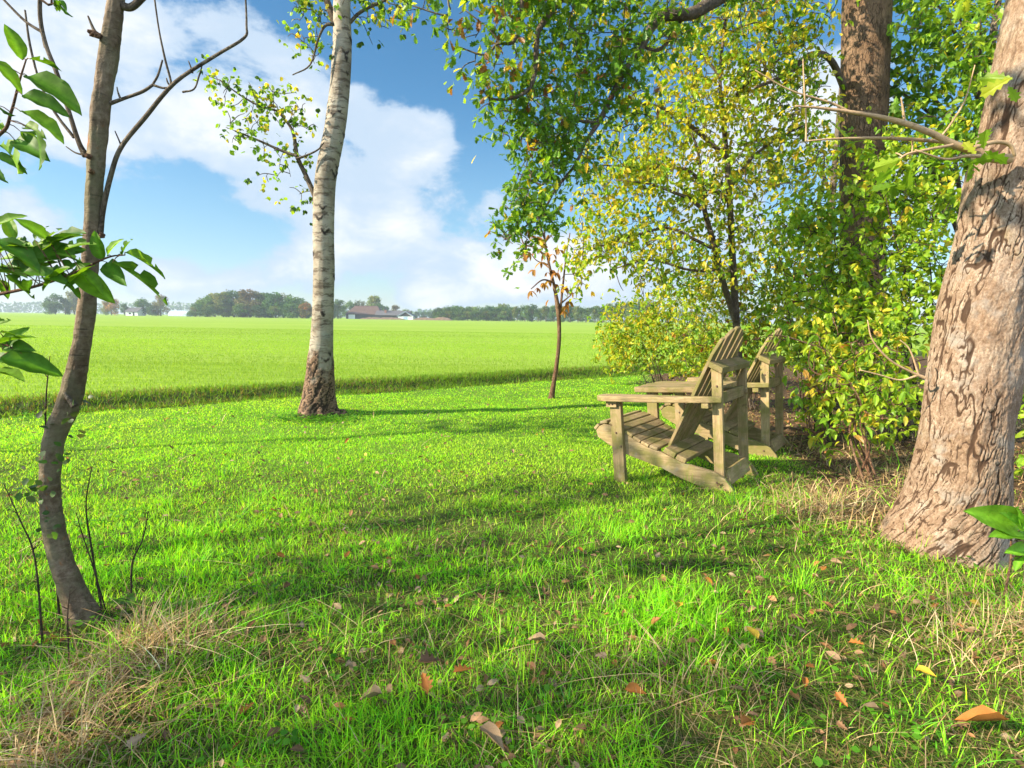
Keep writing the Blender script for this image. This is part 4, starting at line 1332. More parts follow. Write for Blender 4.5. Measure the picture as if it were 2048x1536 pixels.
shrub('shrub', 'tall green shrub filling the gap left of the big oak trunk', 'shrub', (1840, 900), 5.2, [(1820, 420, 80, 90, 5.4, .5, 84), (1850, 560, 60, 110, 5.2, .5, 80), (1780, 660, 70, 80, 5.0, .4, 66), (1790, 830, 60, 60, 4.7, .3, 30), (1760, 760, 50, 50, 4.7, .3, 22), (1830, 760, 30, 60, 4.6, .25, 16), (1860, 330, 70, 60, 5.4, .5, 46), (1800, 300, 60, 60, 5.6, .4, 36), (1760, 380, 50, 60, 5.4, .4, 34)], L_G, 107, 8, bark=M_DARKTWIG)
shrub('shrub', 'low sprawling shrub with bare kinked stem and pale yellowing leaves beside the oak foot', 'shrub', (1735, 965), 3.9, [(1700, 790, 70, 28, 3.9, .22, 22), (1650, 770, 50, 40, 4.1, .22, 18), (1760, 700, 50, 40, 3.9, .25, 18), (1740, 830, 50, 26, 3.8, .2, 10), (1640, 860, 40, 30, 4.1, .2, 10), (1790, 790, 40, 40, 3.8, .2, 10), (1650, 710, 40, 45, 4.2, .25, 14)],
      [dict(tmpl=T_NARROW, per=3.4, size=.078, palette=GREEN_M + GREEN_Y[2:3], spread=.15), dict(tmpl=T_NARROW, per=1.6, size=.08, palette=YELLOW[3:] + GREEN_Y + RUST[3:], spread=.16, share=.45)], 109, 6, bark=M_REDTWIG, r0=.009)
shrub('shrub', 'leafy bramble thicket on the wood floor behind the farther chair', 'shrub', (1640, 860), 5.0, [(1650, 790, 40, 45, 5.0, .3, 26), (1610, 690, 36, 50, 5.6, .3, 22), (1660, 690, 50, 60, 4.9, .3, 34), (1700, 860, 60, 26, 4.6, .25, 12), (1512, 672, 16, 18, 4.5, .1, 3)], L_GY, 111, 8, bark=M_REDTWIG, r0=.006)
shrub('shrub', 'green undergrowth at the right picture edge behind the oak trunk', 'shrub', (2130, 900), 4.4, [(2090, 560, 60, 120, 4.6, .4, 60), (2120, 760, 60, 120, 4.3, .4, 50), (2080, 900, 40, 70, 4.0, .3, 16), (2200, 600, 100, 150, 4.6, .5, 50)], L_G, 113, 7)
# dark green trees of the wood
def wood_tree(label, base, h, blobs, leaf, seed, r=.09, lean=(0, 0), bark=M_TWIG):
    rng = np.random.default_rng(seed)
    tg = blob_points(rng, blobs)
    b = np.array([base[0], base[1], float(gz(base[0], base[1])) - .03])
    pts = np.array([b, b + [lean[0] * .3, lean[1] * .3, h * .33], b + [lean[0] * .7, lean[1] * .7, h * .66], b + [lean[0], lean[1], h]])
    limbs = []
    top = tg[np.argsort(rng.random(len(tg)))[:9]]
    for t in top:
        f = np.clip((t[2] - b[2]) / h - .15, .25, .9)
        a = pts[0] + (pts[3] - pts[0]) * f
        a = np.array([np.interp(f, [0, .33, .66, 1], pts[:, i]) for i in range(3)])
        limbs.append((np.array([a, (a + t) / 2 + [0, 0, .15], t]), np.array([r * .4, r * .25, r * .08])))
    return plant('woodland_tree', label, 'tree', b, [(pts, np.array([r, r * .8, r * .55, r * .2]))], limbs, tg, leaf, bark, seed + 1, trunk_sides=14, bump=.06, reach=2.6, rmax=.010)


L_D = [dict(tmpl=T_OV, per=9, size=.095, palette=GREEN_D[1:] + GREEN_M, spread=.24), dict(tmpl=T_OV, per=1.6, size=.095, palette=GREEN_Y, spread=.24, share=.5)]
p = P(1882, 700, 7.6)
wood_tree('slim grey-stemmed woodland tree with dark green leaves between the two oak trunks', (p[0], 7.6), 6.6, [(1840, 110, 110, 110, 7.2, .8, 84), (1930, 60, 110, 90, 6.8, .8, 72), (1880, 260, 100, 100, 7.0, .8, 70), (1960, 200, 70, 100, 6.6, .7, 66), (1790, 200, 50, 90, 7.4, .6, 44), (1850, 400, 90, 80, 7.2, .6, 60), (1850, -80, 170, 90, 7.2, 1, 100)], L_D, 121, .085, (.15, -.2))
p = P(1990, 700, 9.5)
wood_tree('dark leafy woodland tree at the right edge, mostly hidden by the big oak', (p[0], 9.5), 7.5, [(1980, 320, 120, 130, 9, 1, 60), (1930, 450, 100, 100, 9, 1, 44), (2090, 250, 120, 200, 8.6, 1, 110), (2020, 60, 140, 120, 9, 1, 90), (2080, 520, 110, 110, 8.6, 1, 60)], L_D, 125, .11, (-.2, 0))
p = P(1640, 700, 11.5)
wood_tree('pale green woodland tree far behind the yellowing one', (p[0], 11.5), 7.0, [(1640, 480, 120, 80, 11.2, 1.2, 50), (1580, 540, 120, 80, 11, 1.2, 60), (1680, 330, 110, 110, 11.2, 1.2, 36), (1760, 450, 100, 100, 11, 1.2, 40), (1660, 640, 130, 60, 11, 1, 60)], [dict(tmpl=T_OV, per=7, size=.11, palette=GREEN_M + GREEN_Y, spread=.34), dict(tmpl=T_OV, per=4, size=.12, palette=YELLOW, spread=.34, share=.5)], 127, .10)

# seedling at the right edge in front of the oak
e0 = np.array([2.02, 2.13, 0.0])
e0[2] = float(gz(e0[0], e0[1]))
root = thing('seedling', 'seedling with broad glossy green leaves at the right picture edge before the oak', 'plant', e0)
g, lv = Geo(), Geo()
g.tube(np.array([[0, 0, -.02], [.01, 0, .15], [0, .01, .32], [.02, 0, .45]]), [.005, .0045, .004, .0025], 7)
rng = np.random.default_rng(66)
for (x0, y0_, x1, y1) in ((2048, 1055, 1950, 1020), (2050, 1075, 1985, 1062), (2035, 1050, 2050, 1010), (2040, 1060, 2015, 1020), (2060, 1100, 2020, 1100), (2050, 1110, 2026, 1140), (2060, 1080, 2110, 1050), (2060, 1110, 2100, 1140), (2045, 1060, 2080, 1000)):
    a, b = P(x0, y0_, 2.1 + rng.uniform(-.04, .04)), P(x1, y1, 2.1 + rng.uniform(-.08, .02))
    L = np.linalg.norm(b - a)
    lv.leaves(T_BITTEN[0], (a - e0)[None], unit(b - a)[None], unit(rng.normal(0, .3, 3) + [0, -.5, .8])[None], np.array([L * .95]), np.array([[.13, .30, .022]]) * rng.uniform(.85, 1.2))
    j = np.array([.01, 0, float(np.clip((a - e0)[2] - .03, .1, .44))])
    g.tube(np.array([j, a - e0]), [.002, .0012], 5)
link('stem', g.mesh('stem', col=False), M_REDTWIG, root)
link('foliage', lv.mesh('foliage'), M_BIGLEAF, root)
# a sprig with bright leaves by the straw
e0 = P(250, 1230, 2.05)
e0[2] = float(gz(e0[0], e0[1]))
root = thing('seedling', 'small bright green seedling in the straw right of the leaning tree', 'plant', e0)
g, lv = Geo(), Geo()
g.tube(np.array([[0, 0, -.02], [.005, 0, .05], [.012, 0, .10]]), [.003, .0025, .0015], 6)
for a in (0.2, 1.3, 2.6, 3.6, 4.5, 5.6):
    lv.leaves(T_BROAD, np.array([[.01, 0, rng.uniform(.06, .10)]]), unit(np.array([[math.cos(a), math.sin(a), .25]])), np.array([[0, 0, 1.]]), np.array([rng.uniform(.05, .075)]), np.array([[.14, .26, .03]]))
link('stem', g.mesh('stem', col=False), M_TWIG, root)
link('foliage', lv.mesh('foliage'), M_BIGLEAF, root)

# ---- trees outside the frame on the left, whose crowns shade the foreground
def shade_tree(label, x, y, h, blobs, seed, r=.12, per=8, size=.10):
    rng = np.random.default_rng(seed)
    tg = world_blobs(rng, blobs)
    b = np.array([x, y, float(gz(x, y)) - .03])
    pts = np.array([b, [x + .1, y, h * .33], [x - .05, y + .1, h * .66], [x, y, h]])
    limbs = []
    for t in tg[::max(1, len(tg) // 10)]:
        a = np.array([x, y, np.clip(t[2] - 1.0, h * .3, h * .9)])
        limbs.append((np.array([a, (a + t) / 2 + [0, 0, .2], t]), np.array([r * .35, r * .2, .01])))
    return plant('woodland_tree', label, 'tree', b, [(pts, np.array([r, r * .85, r * .6, r * .2]))], limbs, tg, [dict(tmpl=T_OV, per=per, size=size, palette=GREEN_M + GREEN_D, spread=.28)], M_OAK2, seed + 1, trunk_sides=14, reach=3, rmax=.012)


SHADE = [(-6.3, -1.2, 4.8, [(-6.2, -1.1, 3.4, 1.5, 1.0, .9, 78), (-5.2, -.05, 2.7, .9, .6, .5, 26), (-4.4, -1.2, 2.3, .9, .7, .6, 24)]),
         (-10.0, -1.6, 7.2, [(-9.8, -1.9, 4.9, 1.8, 1.0, 1.3, 104), (-9.0, -.5, 4.2, 1.0, .5, .6, 30)]),
         (-10.6, 2.6, 7.4, [(-10.6, 3.0, 6.3, 1.0, .5, .6, 50), (-10.8, 2.2, 6.7, .8, .5, .6, 26)]),
         (-7.2, 1.0, 5.4, [(-6.0, .85, 3.0, .9, .5, .5, 44), (-7.0, 1.35, 4.5, .9, .5, .7, 54)]),
         (-4.0, -3.2, 4.6, [(-4.0, -2.9, 3.2, 1.4, .8, .9, 44), (-2.6, -2.0, 2.7, .8, .5, .5, 16)])]
SHADE_L = ['woodland tree standing left of the frame, nearest to the lawn corner', 'tall woodland tree standing farther left outside the frame', 'slim woodland tree left of the frame towards the ditch', 'woodland tree left of the frame level with the leaning tree', 'woodland tree standing behind the viewer on the left']
for i, (x, y, h, bl) in enumerate(SHADE):
    shade_tree(SHADE_L[i], x, y, h, bl, 140 + 3 * i, r=.045 if i in (2, 3) else .12)

# ------------------------------------------------------------------ garden chairs
def prism(outline, axis, lo, hi, bev=.004, loc=None, seg=2):
    """polygon outline extruded along an axis (0 x, 1 y, 2 z); outline gives the two other coordinates in order"""
    bm = bmesh.new()
    rings = []
    for w_ in (lo, hi):
        vs = []
        for a, b in outline:
            c = [0, 0, 0]
            k = [i for i in range(3) if i != axis]
            c[k[0]], c[k[1]], c[axis] = a, b, w_
            vs.append(bm.verts.new(c))
        rings.append(vs)
    bm.faces.new(rings[0]); bm.faces.new(rings[1][::-1])
    n = len(outline)
    for i in range(n):
        bm.faces.new([rings[0][i], rings[1][i], rings[1][(i + 1) % n], rings[0][(i + 1) % n]])
    bmesh.ops.recalc_face_normals(bm, faces=bm.faces)
    if bev:
        sharp = [e for e in bm.edges if len(e.link_faces) == 2 and e.calc_face_angle(0) > .6]
        bmesh.ops.bevel(bm, geom=sharp, offset=bev, segments=seg, affect='EDGES', profile=.6)
    return bm


def join(bms):
    o = bmesh.new()
    for b in bms:
        me = bpy.data.meshes.new('tmp')
        b.to_mesh(me)
        b.free()
        o.from_mesh(me)
        bpy.data.meshes.remove(me)
    return o


def part(name, bm, mat, parent, loc=None, rot=None):
    me = bpy.data.meshes.new(name)
    bm.to_mesh(me)
    bm.free()
    o = link(name, me, mat, parent)
    if loc is not None: o.location = loc
    if rot is not None: o.rotation_euler = rot
    return o


def rect(a0, b0_, a1, b1):
    return [(a0, b0_), (a1, b0_), (a1, b1), (a0, b1)]


M_BOLT = plain('rusty_bolt', (.16, .10, .07), .5, .4, 60)
M_HOLE = plain('dark_screw_hole', (.02, .015, .012), .9)
CW = .692        # overall width over the front legs


def bolt(parent, x, z, y, sgn):
    bm = bmesh.new()
    bmesh.ops.create_cone(bm, cap_ends=True, segments=14, radius1=.0085, radius2=.006, depth=.008, matrix=Matrix.Translation((x, y + sgn * .003, z)) @ Matrix.Rotation(math.pi / 2 * (1 if sgn < 0 else -1), 4, 'X'))
    bm2 = bmesh.new()
    bmesh.ops.create_cone(bm2, cap_ends=True, segments=6, radius1=.0032, radius2=.0032, depth=.006, matrix=Matrix.Translation((x, y + sgn * .0062, z)) @ Matrix.Rotation(math.pi / 2, 4, 'X'))
    part('bolt', join([bm, bm2]), M_BOLT, parent)


def make_chair(label):
    t = thing('garden_chair', label, 'chair', group='slatted garden chairs')
    ys = lambda y: CW - y
    # side rails: curved boards that end in a foot at the back
    top = [(-.165, .366), (-.135, .40), (-.09, .42), (-.02, .405), (.082, .357), (.16, .307), (.245, .266), (.362, .235), (.45, .20), (.513, .173), (.591, .156), (.68, .14), (.74, .125), (.80, .088), (.845, .03), (.872, -.035)]
    bot = [(.85, -.05), (.73, -.008), (.60, .03), (.50, .06), (.36, .12), (.20, .165), (.074, .20), (-.061, .262), (-.15, .315)]
    for side in (0, 1):
        y = (.043, .078) if side == 0 else (ys(.078), ys(.043))
        r = part('side_rail', prism(top + bot, 1, y[0], y[1], .005), M_WOOD[0], t)
        yy, sg = (.043, -1) if side == 0 else (ys(.043), 1)
        bolt(r, .745, .06, yy, sg)
        bolt(r, .795, .015, yy, sg)
    # front legs
    for side in (0, 1):
        y = (0, .042) if side == 0 else (ys(.042), CW)
        lg = part('front_leg', prism([(0, -.04), (.089, -.04), (.072, .602), (-.018, .602)], 1, y[0], y[1], .005), M_WOOD[2], t)
        yy, sg = (0, -1) if side == 0 else (CW, 1)
        bolt(lg, .03, .365, yy, sg)
        bolt(lg, .065, .265, yy, sg)
        # block under the armrest with two screw holes
        yb = (-.022, -.001) if side == 0 else (CW + .001, CW + .022)
        br = part('arm_bracket', prism(rect(-.035, .557, .05, .6), 1, yb[0], yb[1], .004), M_WOOD[0], t)
        for hx in (-.008, .02):
            bm = bmesh.new()
            bmesh.ops.create_cone(bm, cap_ends=True, segments=12, radius1=.006, radius2=.006, depth=.004, matrix=Matrix.Translation((hx, yb[side] + (-.001 if side == 0 else .001), .58)) @ Matrix.Rotation(math.pi / 2, 4, 'X'))
            part('screw', bm, M_HOLE, br)
        yb = (.006, .06) if side == 0 else (ys(.06), ys(.006))
        part('arm_bracket', prism(rect(.665, .567, .713, .601), 1, yb[0], yb[1], .004), M_WOOD[1], t)
    # armrests
    arm = [(-.118, .03), (-.112, -.012), (-.085, -.04), (-.03, -.055), (.10, -.06), (.26, -.056), (.42, -.045), (.56, -.026), (.66, -.004), (.75, .022), (.792, .035), (.792, .059), (.60, .061), (.44, .068), (.28, .085), (.12, .10), (-.03, .108), (-.085, .098), (-.112, .07)]
    for side in (0, 1):
        o = arm if side == 0 else [(a, ys(b)) for a, b in arm]
        part('armrest', prism(o, 2, .603, .645, .009, seg=3), M_WOOD[0], t)
    # rear posts
    for side in (0, 1):
        yl = (.0795, .116) if side == 0 else (ys(.0415), ys(.006))
        p_ = part('rear_post', prism([(.716, .03), (.781, .03), (.781, .80), (.712, .835)], 1, yl[0], yl[1], .004), M_WOOD[2], t)
        yy, sg = (yl[0], -1) if side == 0 else (yl[1], 1)
        bolt(p_, .748, .71, yy, sg)
    # cross pieces
    part('top_crossbar', prism([(.703, .842), (.713, .878), (.80, .834), (.792, .795), (.778, .8025), (.715, .8365)], 1, .05, CW + .015, .005), M_WOOD[1], t)
    part('arm_crossbar', prism(rect(.742, .585, .768, .662), 1, .118, ys(.043), .004), M_WOOD[1], t)
    part('rear_crossbar', prism([(.80, .035), (.822, .04), (.79, .135), (.768, .13)], 1, .118, CW - .118, .003), M_WOOD[1], t)
    # seat: slats laid along the top of the rails
    curve = np.array(top)
    L = np.concatenate([[0], np.cumsum(np.linalg.norm(np.diff(curve, axis=0), axis=1))])
    rr = np.random.default_rng(5)

    def slat(s0_, wd, th, y0_, y1, lift=.0012):
        bm = bmesh.new()
        mid = s0_ + wd / 2
        c = np.array([np.interp(mid, L, curve[:, i]) for i in range(2)])
        d = np.array([np.interp(s0_ + wd, L, curve[:, i]) - np.interp(s0_, L, curve[:, i]) for i in range(2)])
        d /= np.linalg.norm(d)
        n_ = np.array([-d[1], d[0]])
        cs = [c - d * wd / 2 + n_ * lift, c + d * wd / 2 + n_ * lift, c + d * wd / 2 + n_ * (th + lift), c - d * wd / 2 + n_ * (th + lift)]
        bm.free()
        return prism([tuple(x) for x in cs], 1, y0_, y1, .005)
    sl, s = [], .0
    for i in range(8):
        wd = .062 if i else .05
        e = .046 if .0 < s + wd < .34 and i in (2, 3) else .038
        sl.append(slat(s, wd, .022, e + rr.uniform(0, .004), CW - e - rr.uniform(0, .004), .003))
        s += wd + .0095
    part('seat', join(sl), M_WOOD[1], t)
    part('rear_plank', prism([(.372, .243), (.452, .203), (.470, .238), (.392, .276)], 1, .036, CW - .036, .005), M_WOOD[1], t)
    part('rear_plank', prism([(.462, .198), (.53, .172), (.545, .206), (.478, .233)], 1, .036, CW - .036, .005), M_WOOD[1], t)
    # backrest: five fanned slats with a stepped round top, built upright then leaned
    bl = []
    for i in range(-2, 3):
        hts = {2: (.745, .862), 1: (.868, .925), 0: (.938, .938)}[abs(i)]
        cb, ct = i * .095 + .012, i * .132 + .035
        w0, w1 = .0435, .050
        def yc(z): return cb + (ct - cb) * z / .94
        hi_in, hi_out = hts[1], hts[0]
        sg = 1 if i >= 0 else -1
        pts = [(yc(0) - w0, 0), (yc(0) + w0, 0)]
        if i == 0:
            pts += [(yc(.93) + w1, .925), (yc(.94) + w1 * .6, .938), (yc(.94) - w1 * .6, .938), (yc(.93) - w1, .925)]
        elif i > 0:
            pts += [(yc(hi_out) + w1, hi_out), (yc(hi_in) - w1 * .2, hi_in - .012), (yc(hi_in) - w1, hi_in)]
        else:
            pts += [(yc(hi_in) + w1, hi_in), (yc(hi_in) + w1 * .2, hi_in - .012), (yc(hi_out) - w1, hi_out)]
        bl.append(prism(pts, 0, 0, .022, .004))
    part('backrest', join(bl), M_WOOD[2], t, loc=(.372, CW / 2, .272), rot=(0, math.radians(27.3), 0))
    return t


ch1 = make_chair('nearer weathered wooden slatted garden chair with its back foot out on the lawn')
ch1.location = (.7805, 4.0216, 1.2 - 1.1921)
ch1.rotation_euler = (math.radians(.54), math.radians(-4.49), math.radians(-37.82))
ch2 = copy_thing(ch1, (1.544, 5.02, 1.2 - 1.198), 0, 1, 'farther weathered wooden slatted garden chair, partly hidden and closer to the shrubs')
ch2.rotation_euler = (math.radians(-.5), math.radians(-4.0), math.radians(-36.6))

# slatted table top that bridges the inner armrests of the two chairs
tb = thing('side_table', 'flat wooden table top bridging the inner armrests between the two garden chairs', 'table', tuple(ch1.location), tuple(ch1.rotation_euler))
for k, (y0_, y1_, x0_) in enumerate(((.752, .897, -.13), (.902, 1.052, -.15), (1.057, 1.196, -.135))):
    part('table_plank', prism([(x0_ + .03, y0_), (.56, y0_), (.56, y1_), (x0_ + .03, y1_), (x0_, y1_ - .04), (x0_, y0_ + .04)], 2, .6045, .644, .006), M_WOOD[0], tb)
for x0_ in (.10, .42):
    part('batten', prism(rect(x0_, .70, x0_ + .06, 1.25), 2, .572, .6025, .004), M_WOOD[1], tb)

# ------------------------------------------------------------------ fallen leaves
rng = np.random.default_rng(88)


def leaf_mesh(name, tmpl, col, curl, seed):
    r = np.random.default_rng(seed)
    v = tmpl[0].copy()
    v[:, 1] -= .5
    # cup and twist
    curl = curl * .55
    v[:, 2] += curl * (v[:, 0] ** 2 * 4 + .5 * v[:, 1] ** 2) + .10 * np.sin(v[:, 1] * 6 + seed) * np.abs(v[:, 0])
    tw = .8 * curl * v[:, 1]
    x, z = v[:, 0].copy(), v[:, 2].copy()
    v[:, 0], v[:, 2] = x * np.cos(tw) - z * np.sin(tw), x * np.sin(tw) + z * np.cos(tw)
    c = np.array(col)[None] * (1 + r.normal(0, .12, (len(v), 1)))
    return new_mesh(name, v, tmpl[1], np.clip(c, .01, .9), True)


KINDS = {
    'brown': ('brown lobed oak leaf lying in the lawn grass', 'fallen brown oak leaves', [(t_oak(.05), (.20, .105, .05), .5), (t_oak(.1), (.15, .08, .045), 1.0), (t_oak(.03), (.26, .145, .07), -.5)]),
    'tan': ('pale tan curled leaf lying in the grass', 'fallen pale tan leaves', [(t_broad(.24, 5), (.32, .21, .12), 1.3), (t_oak(.1), (.36, .25, .16), -.9)]),
    'orange': ('orange-brown leaf lying in the grass', 'fallen orange leaves', [(t_broad(.24, 5), (.40, .155, .035), 1.0), (t_oak(.1), (.36, .13, .03), .6)]),
    'yellow': ('yellow oval leaf lying in the grass', 'fallen yellow leaves', [(t_broad(.32, 5), (.50, .33, .03), .4), (t_broad(.3, 5), (.42, .34, .05), -.4)]),
}
PROTO = {k: [leaf_mesh('fallen_leaf', t_, c_, cu, i + 3) for i, (t_, c_, cu) in enumerate(v[2])] for k, v in KINDS.items()}
for v in PROTO.values():
    for me in v:
        me.materials.append(M_LITTER)


def drop(kind, x, y, size, label=None, rz=None, tilt=.35, lift=None):
    me = PROTO[kind][rng.integers(len(PROTO[kind]))]
    o = bpy.data.objects.new('fallen_leaf', me)
    COL.objects.link(o)
    o.location = (x, y, float(gz(x, y)) + (rng.uniform(.02, .05) if lift is None else lift))
    o.rotation_euler = (rng.normal(0, tilt), rng.normal(0, tilt), rng.uniform(0, 6.28) if rz is None else rz)
    o.scale = (size, size, size)
    tag(o, label or KINDS[kind][0], 'leaf', KINDS[kind][1])


big = [('tan', 1592, 1296, .09, 'broad pale tan lobed leaf on bright moss in the right foreground'), ('orange', 1955, 1490, .15, 'long orange-brown curled leaf in the bottom right corner'), ('orange', 1490, 1492, .10, 'rust-coloured curled leaf at the bottom edge below the moss'),
       ('tan', 740, 1390, .11, 'pale grey-tan pointed leaf flat in the grass left of the centre foreground'), ('orange', 850, 1365, .11, 'orange leaf standing on edge in the foreground centre-left'), ('orange', 928, 1345, .10, 'rusty folded leaf in the centre foreground'), ('tan', 1072, 1293, .09, 'pinkish pale leaf in the middle of the foreground'),
       ('orange', 1708, 1330, .08, 'bright rust leaf lying right of the mossy patch'), ('yellow', 1350, 1245, .09, 'round yellow leaf in the shaded grass ahead of the moss'), ('brown', 860, 1320, .12, 'dark brown upright leaf in the shaded foreground tuft'), ('orange', 1270, 1405, .09, 'orange-brown leaf pair at the bottom right of centre'),
       ('tan', 985, 1485, .11, 'pale leaf at the bottom edge near the middle'), ('yellow', 1845, 1390, .07, 'yellow-orange leaf in the dry grass under the oak'), ('brown', 1560, 1040, .10, 'brown leaf lying on the grass between chair and oak')]
for (k, px, py, s, lab) in big:
    g_ = G(px, py, .06)
    drop(k, g_[0], g_[1], s * .78, lab, tilt=.25, lift=.055)
cnt = 0
while cnt < 270:
    d = 1.35 * (7.5 / 1.35) ** rng.random()
    x = rng.uniform(-.92, .92) * d
    if forest(x, d) > .8 or vnoise(x * 1.1, d * 1.1, 91) < rng.random() * .7:
        continue
    k = rng.choice(['brown', 'tan', 'orange', 'yellow'], p=[.42, .24, .2, .14])
    drop(k, x, d, rng.uniform(.026, .055) * (1.0 if d < 4 else 1.2))
    cnt += 1
# the leaf litter on the wood floor and the countless scraps in the sward
geo = Geo()
n = 14000
x = rng.uniform(.9, 9, n); y = rng.uniform(.8, 12, n)
k = rng.random(n) < sstep(.2, .7, forest(x, y))
x, y = x[k], y[k]
x2, y2 = view_points(rng, 4200, 1.2, 7.5, 1.0, power=0)
k2 = rng.random(4200) < sstep(.45, .62, fbm(x2 * 1.5, y2 * 1.5, 93)) * .8 + .1
x, y = np.concatenate([x, x2[k2]]), np.concatenate([y, y2[k2]])
n = len(x)
al = unit(np.stack([rng.normal(0, 1, n), rng.normal(0, 1, n), rng.normal(0, .3, n)], -1))
nm = unit(np.stack([rng.normal(0, .4, n), rng.normal(0, .4, n), np.ones(n)], -1))
geo.leaves(T_OV, np.stack([x, y, gz(x, y) + rng.uniform(.004, .035, n)], -1), al, nm, rng.uniform(.016, .05, n), pal(rng, n, [(.20, .11, .055), (.13, .075, .04), (.30, .18, .10), (.28, .12, .04), (.38, .27, .16)]))
tag(link('leaf_litter', geo.mesh('leaf_litter', smooth=False), M_LITTER), 'carpet of small dead brown leaves under the shrubs and in the sward', 'leaves', kind='stuff')

# ------------------------------------------------------------------ the far side of the field
def far_crown(rng, h, w_, lobes=9, n=900, leaf=.75, col=GREEN_M, low=.12):
    """leaf clumps filling a lumpy crown"""
    g = Geo()
    cs = []
    low = max(low - .12, 0)
    for i in range(lobes):
        t = rng.uniform(low + .10, .84)
        rad = w_ * .5 * math.sin(math.pi * min(max((t - low) / (1 - low), .22), .97)) ** .8
        a = rng.uniform(0, 6.28)
        cs.append((math.cos(a) * rad * .62, math.sin(a) * rad * .62, h * t, rng.uniform(.17, .30) * w_ * (1.15 - .5 * t), rng.uniform(.12, .2) * h))
    cs.append((0, 0, h * .80, .20 * w_, .2 * h))
    cs.append((0, 0, h * (.45 + .3 * low), .38 * w_, .26 * h))
    per = n // len(cs)
    tone = np.array(col)
    for (x, y, z, rx, rz) in cs:
        q = unit(rng.normal(0, 1, (per, 3))) * rng.random((per, 1)) ** .4
        p = np.array([x, y, z]) + q * np.array([rx, rx, rz])
        c = tone[rng.integers(len(tone))] * rng.uniform(.85, 1.15)
        g.leaves(T_ROUND, p, unit(rng.normal(0, 1, (per, 3))), unit(rng.normal(0, .6, (per, 3)) + q), leaf * rng.uniform(.7, 1.4, per), np.clip(c * (1 + rng.normal(0, .16, (per, 1))), .01, .8))
    return g.mesh('crown', smooth=False)


M_FARTRUNK = plain('far_trunk', (.12, .095, .07), .9)


def far_tree(label, h, w_, seed, col, low=.12, n=2200, leaf=.56, group=None, lobes=13):
    rng = np.random.default_rng(seed)
    t = thing('field_edge_tree', label, 'tree', group=group)
    g = Geo()
    g.tube(np.array([[0, 0, -.1], [.1, 0, h * .25], [0, .1, h * .55], [0, 0, h * .8]]), [.035 * h * .8, .025 * h, .018 * h, .008 * h], 7, .05)
    for i in range(5):
        a = rng.uniform(0, 6.28)
        z = h * rng.uniform(.3, .55)
        d = np.array([math.cos(a) * w_ * .3, math.sin(a) * w_ * .3, h * .22])
        g.tube(np.array([[0, 0, z], d * .5 + [0, 0, z + .1], d + [0, 0, z]]), [.012 * h, .008 * h, .003 * h], 5)
    link('trunk', g.mesh('trunk', col=False), M_FARTRUNK, t)
    link('crown', far_crown(rng, h, w_, lobes, n, leaf, col, low), M_FAR, t)
    return t


FG = [(.06, .125, .028), (.085, .16, .032), (.105, .175, .036), (.07, .13, .04)]
FO = [(.14, .185, .04), (.18, .19, .04), (.12, .17, .035)]
FA = [(.42, .24, .05), (.34, .21, .05), (.22, .20, .05)]
FR = [(.20, .135, .05), (.16, .13, .05), (.15, .14, .05)]
protos = {'g': [far_tree('', 12, 10.5, 201, FG, .04), far_tree('', 12, 9, 202, FG, .02), far_tree('', 12, 11, 203, FG, .08)],
          'o': [far_tree('', 12, 10, 204, FO, .04), far_tree('', 12, 9, 205, FO, .08)], 'a': [far_tree('', 12, 11, 206, FA, .05)], 'r': [far_tree('', 12, 10, 207, FR, .05)],
          't': [far_tree('', 12, 9, 208, FG, .38), far_tree('', 12, 9.5, 209, FO + FG, .34)], 's': [far_tree('', 12, 13, 210, FG, .0), far_tree('', 12, 12, 211, FG + FO, .0)]}
used = set()


def put_tree(kind, i, px, top, dist, label, group, wk=1.0):
    """a far tree with its crown top at photo height `top` when standing `dist` metres away"""
    p = P(px, 640, dist)
    h = P(px, top, dist)[2]
    src = protos[kind][i % len(protos[kind])]
    s = h / 12.0
    key = (kind, i % len(protos[kind]))
    rz = (px * 1.7) % 6.28
    if key not in used:
        used.add(key)
        o = src
        o.location = (p[0], dist, 0)
        o.rotation_euler = (0, 0, rz)
        o.scale = (s * wk, s * wk, s)
        o['label'] = label
    else:
        o = copy_thing(src, (p[0], dist, 0), rz, (s * wk, s * wk, s), label)
    o['group'] = group
    return o


GA = 'trees at the far left of the field'
for a in [('g', 0, 112, 586, 330, 'round grey-green tree, leftmost on the far field edge'), ('g', 1, 132, 595, 335, 'lower green tree next to the leftmost one on the far field edge'), ('o', 0, 150, 580, 345, 'tall olive tree just left of the leaning trunk, on the far field edge'), ('g', 2, 100, 600, 325, 'small green bush-like tree at the left start of the far field edge'),
          ('g', 0, 172, 590, 350, 'green tree on the far field edge hidden behind the leaning trunk'), ('a', 0, 224, 594, 320, 'orange-tinted autumn tree right of the leaning trunk on the far field edge'), ('o', 1, 212, 606, 325, 'low olive tree beside the orange autumn tree'), ('g', 1, 250, 607, 330, 'small green tree by the little white house'),
          ('g', 2, 288, 595, 325, 'dark round tree right of the little white house'), ('r', 0, 322, 588, 330, 'sparse brownish tree at the right end of the left clump'), ('s', 0, 305, 612, 322, 'low dark shrubby tree between the round and the brownish tree')]:
    put_tree(*a[:5], a[5], GA)
GB = 'trees of the copse left of the birch'
rng = np.random.default_rng(300)
xs = np.linspace(388, 612, 17)
tops = np.interp(xs, [388, 405, 420, 450, 500, 545, 580, 612], [612, 592, 586, 580, 577, 583, 588, 600])
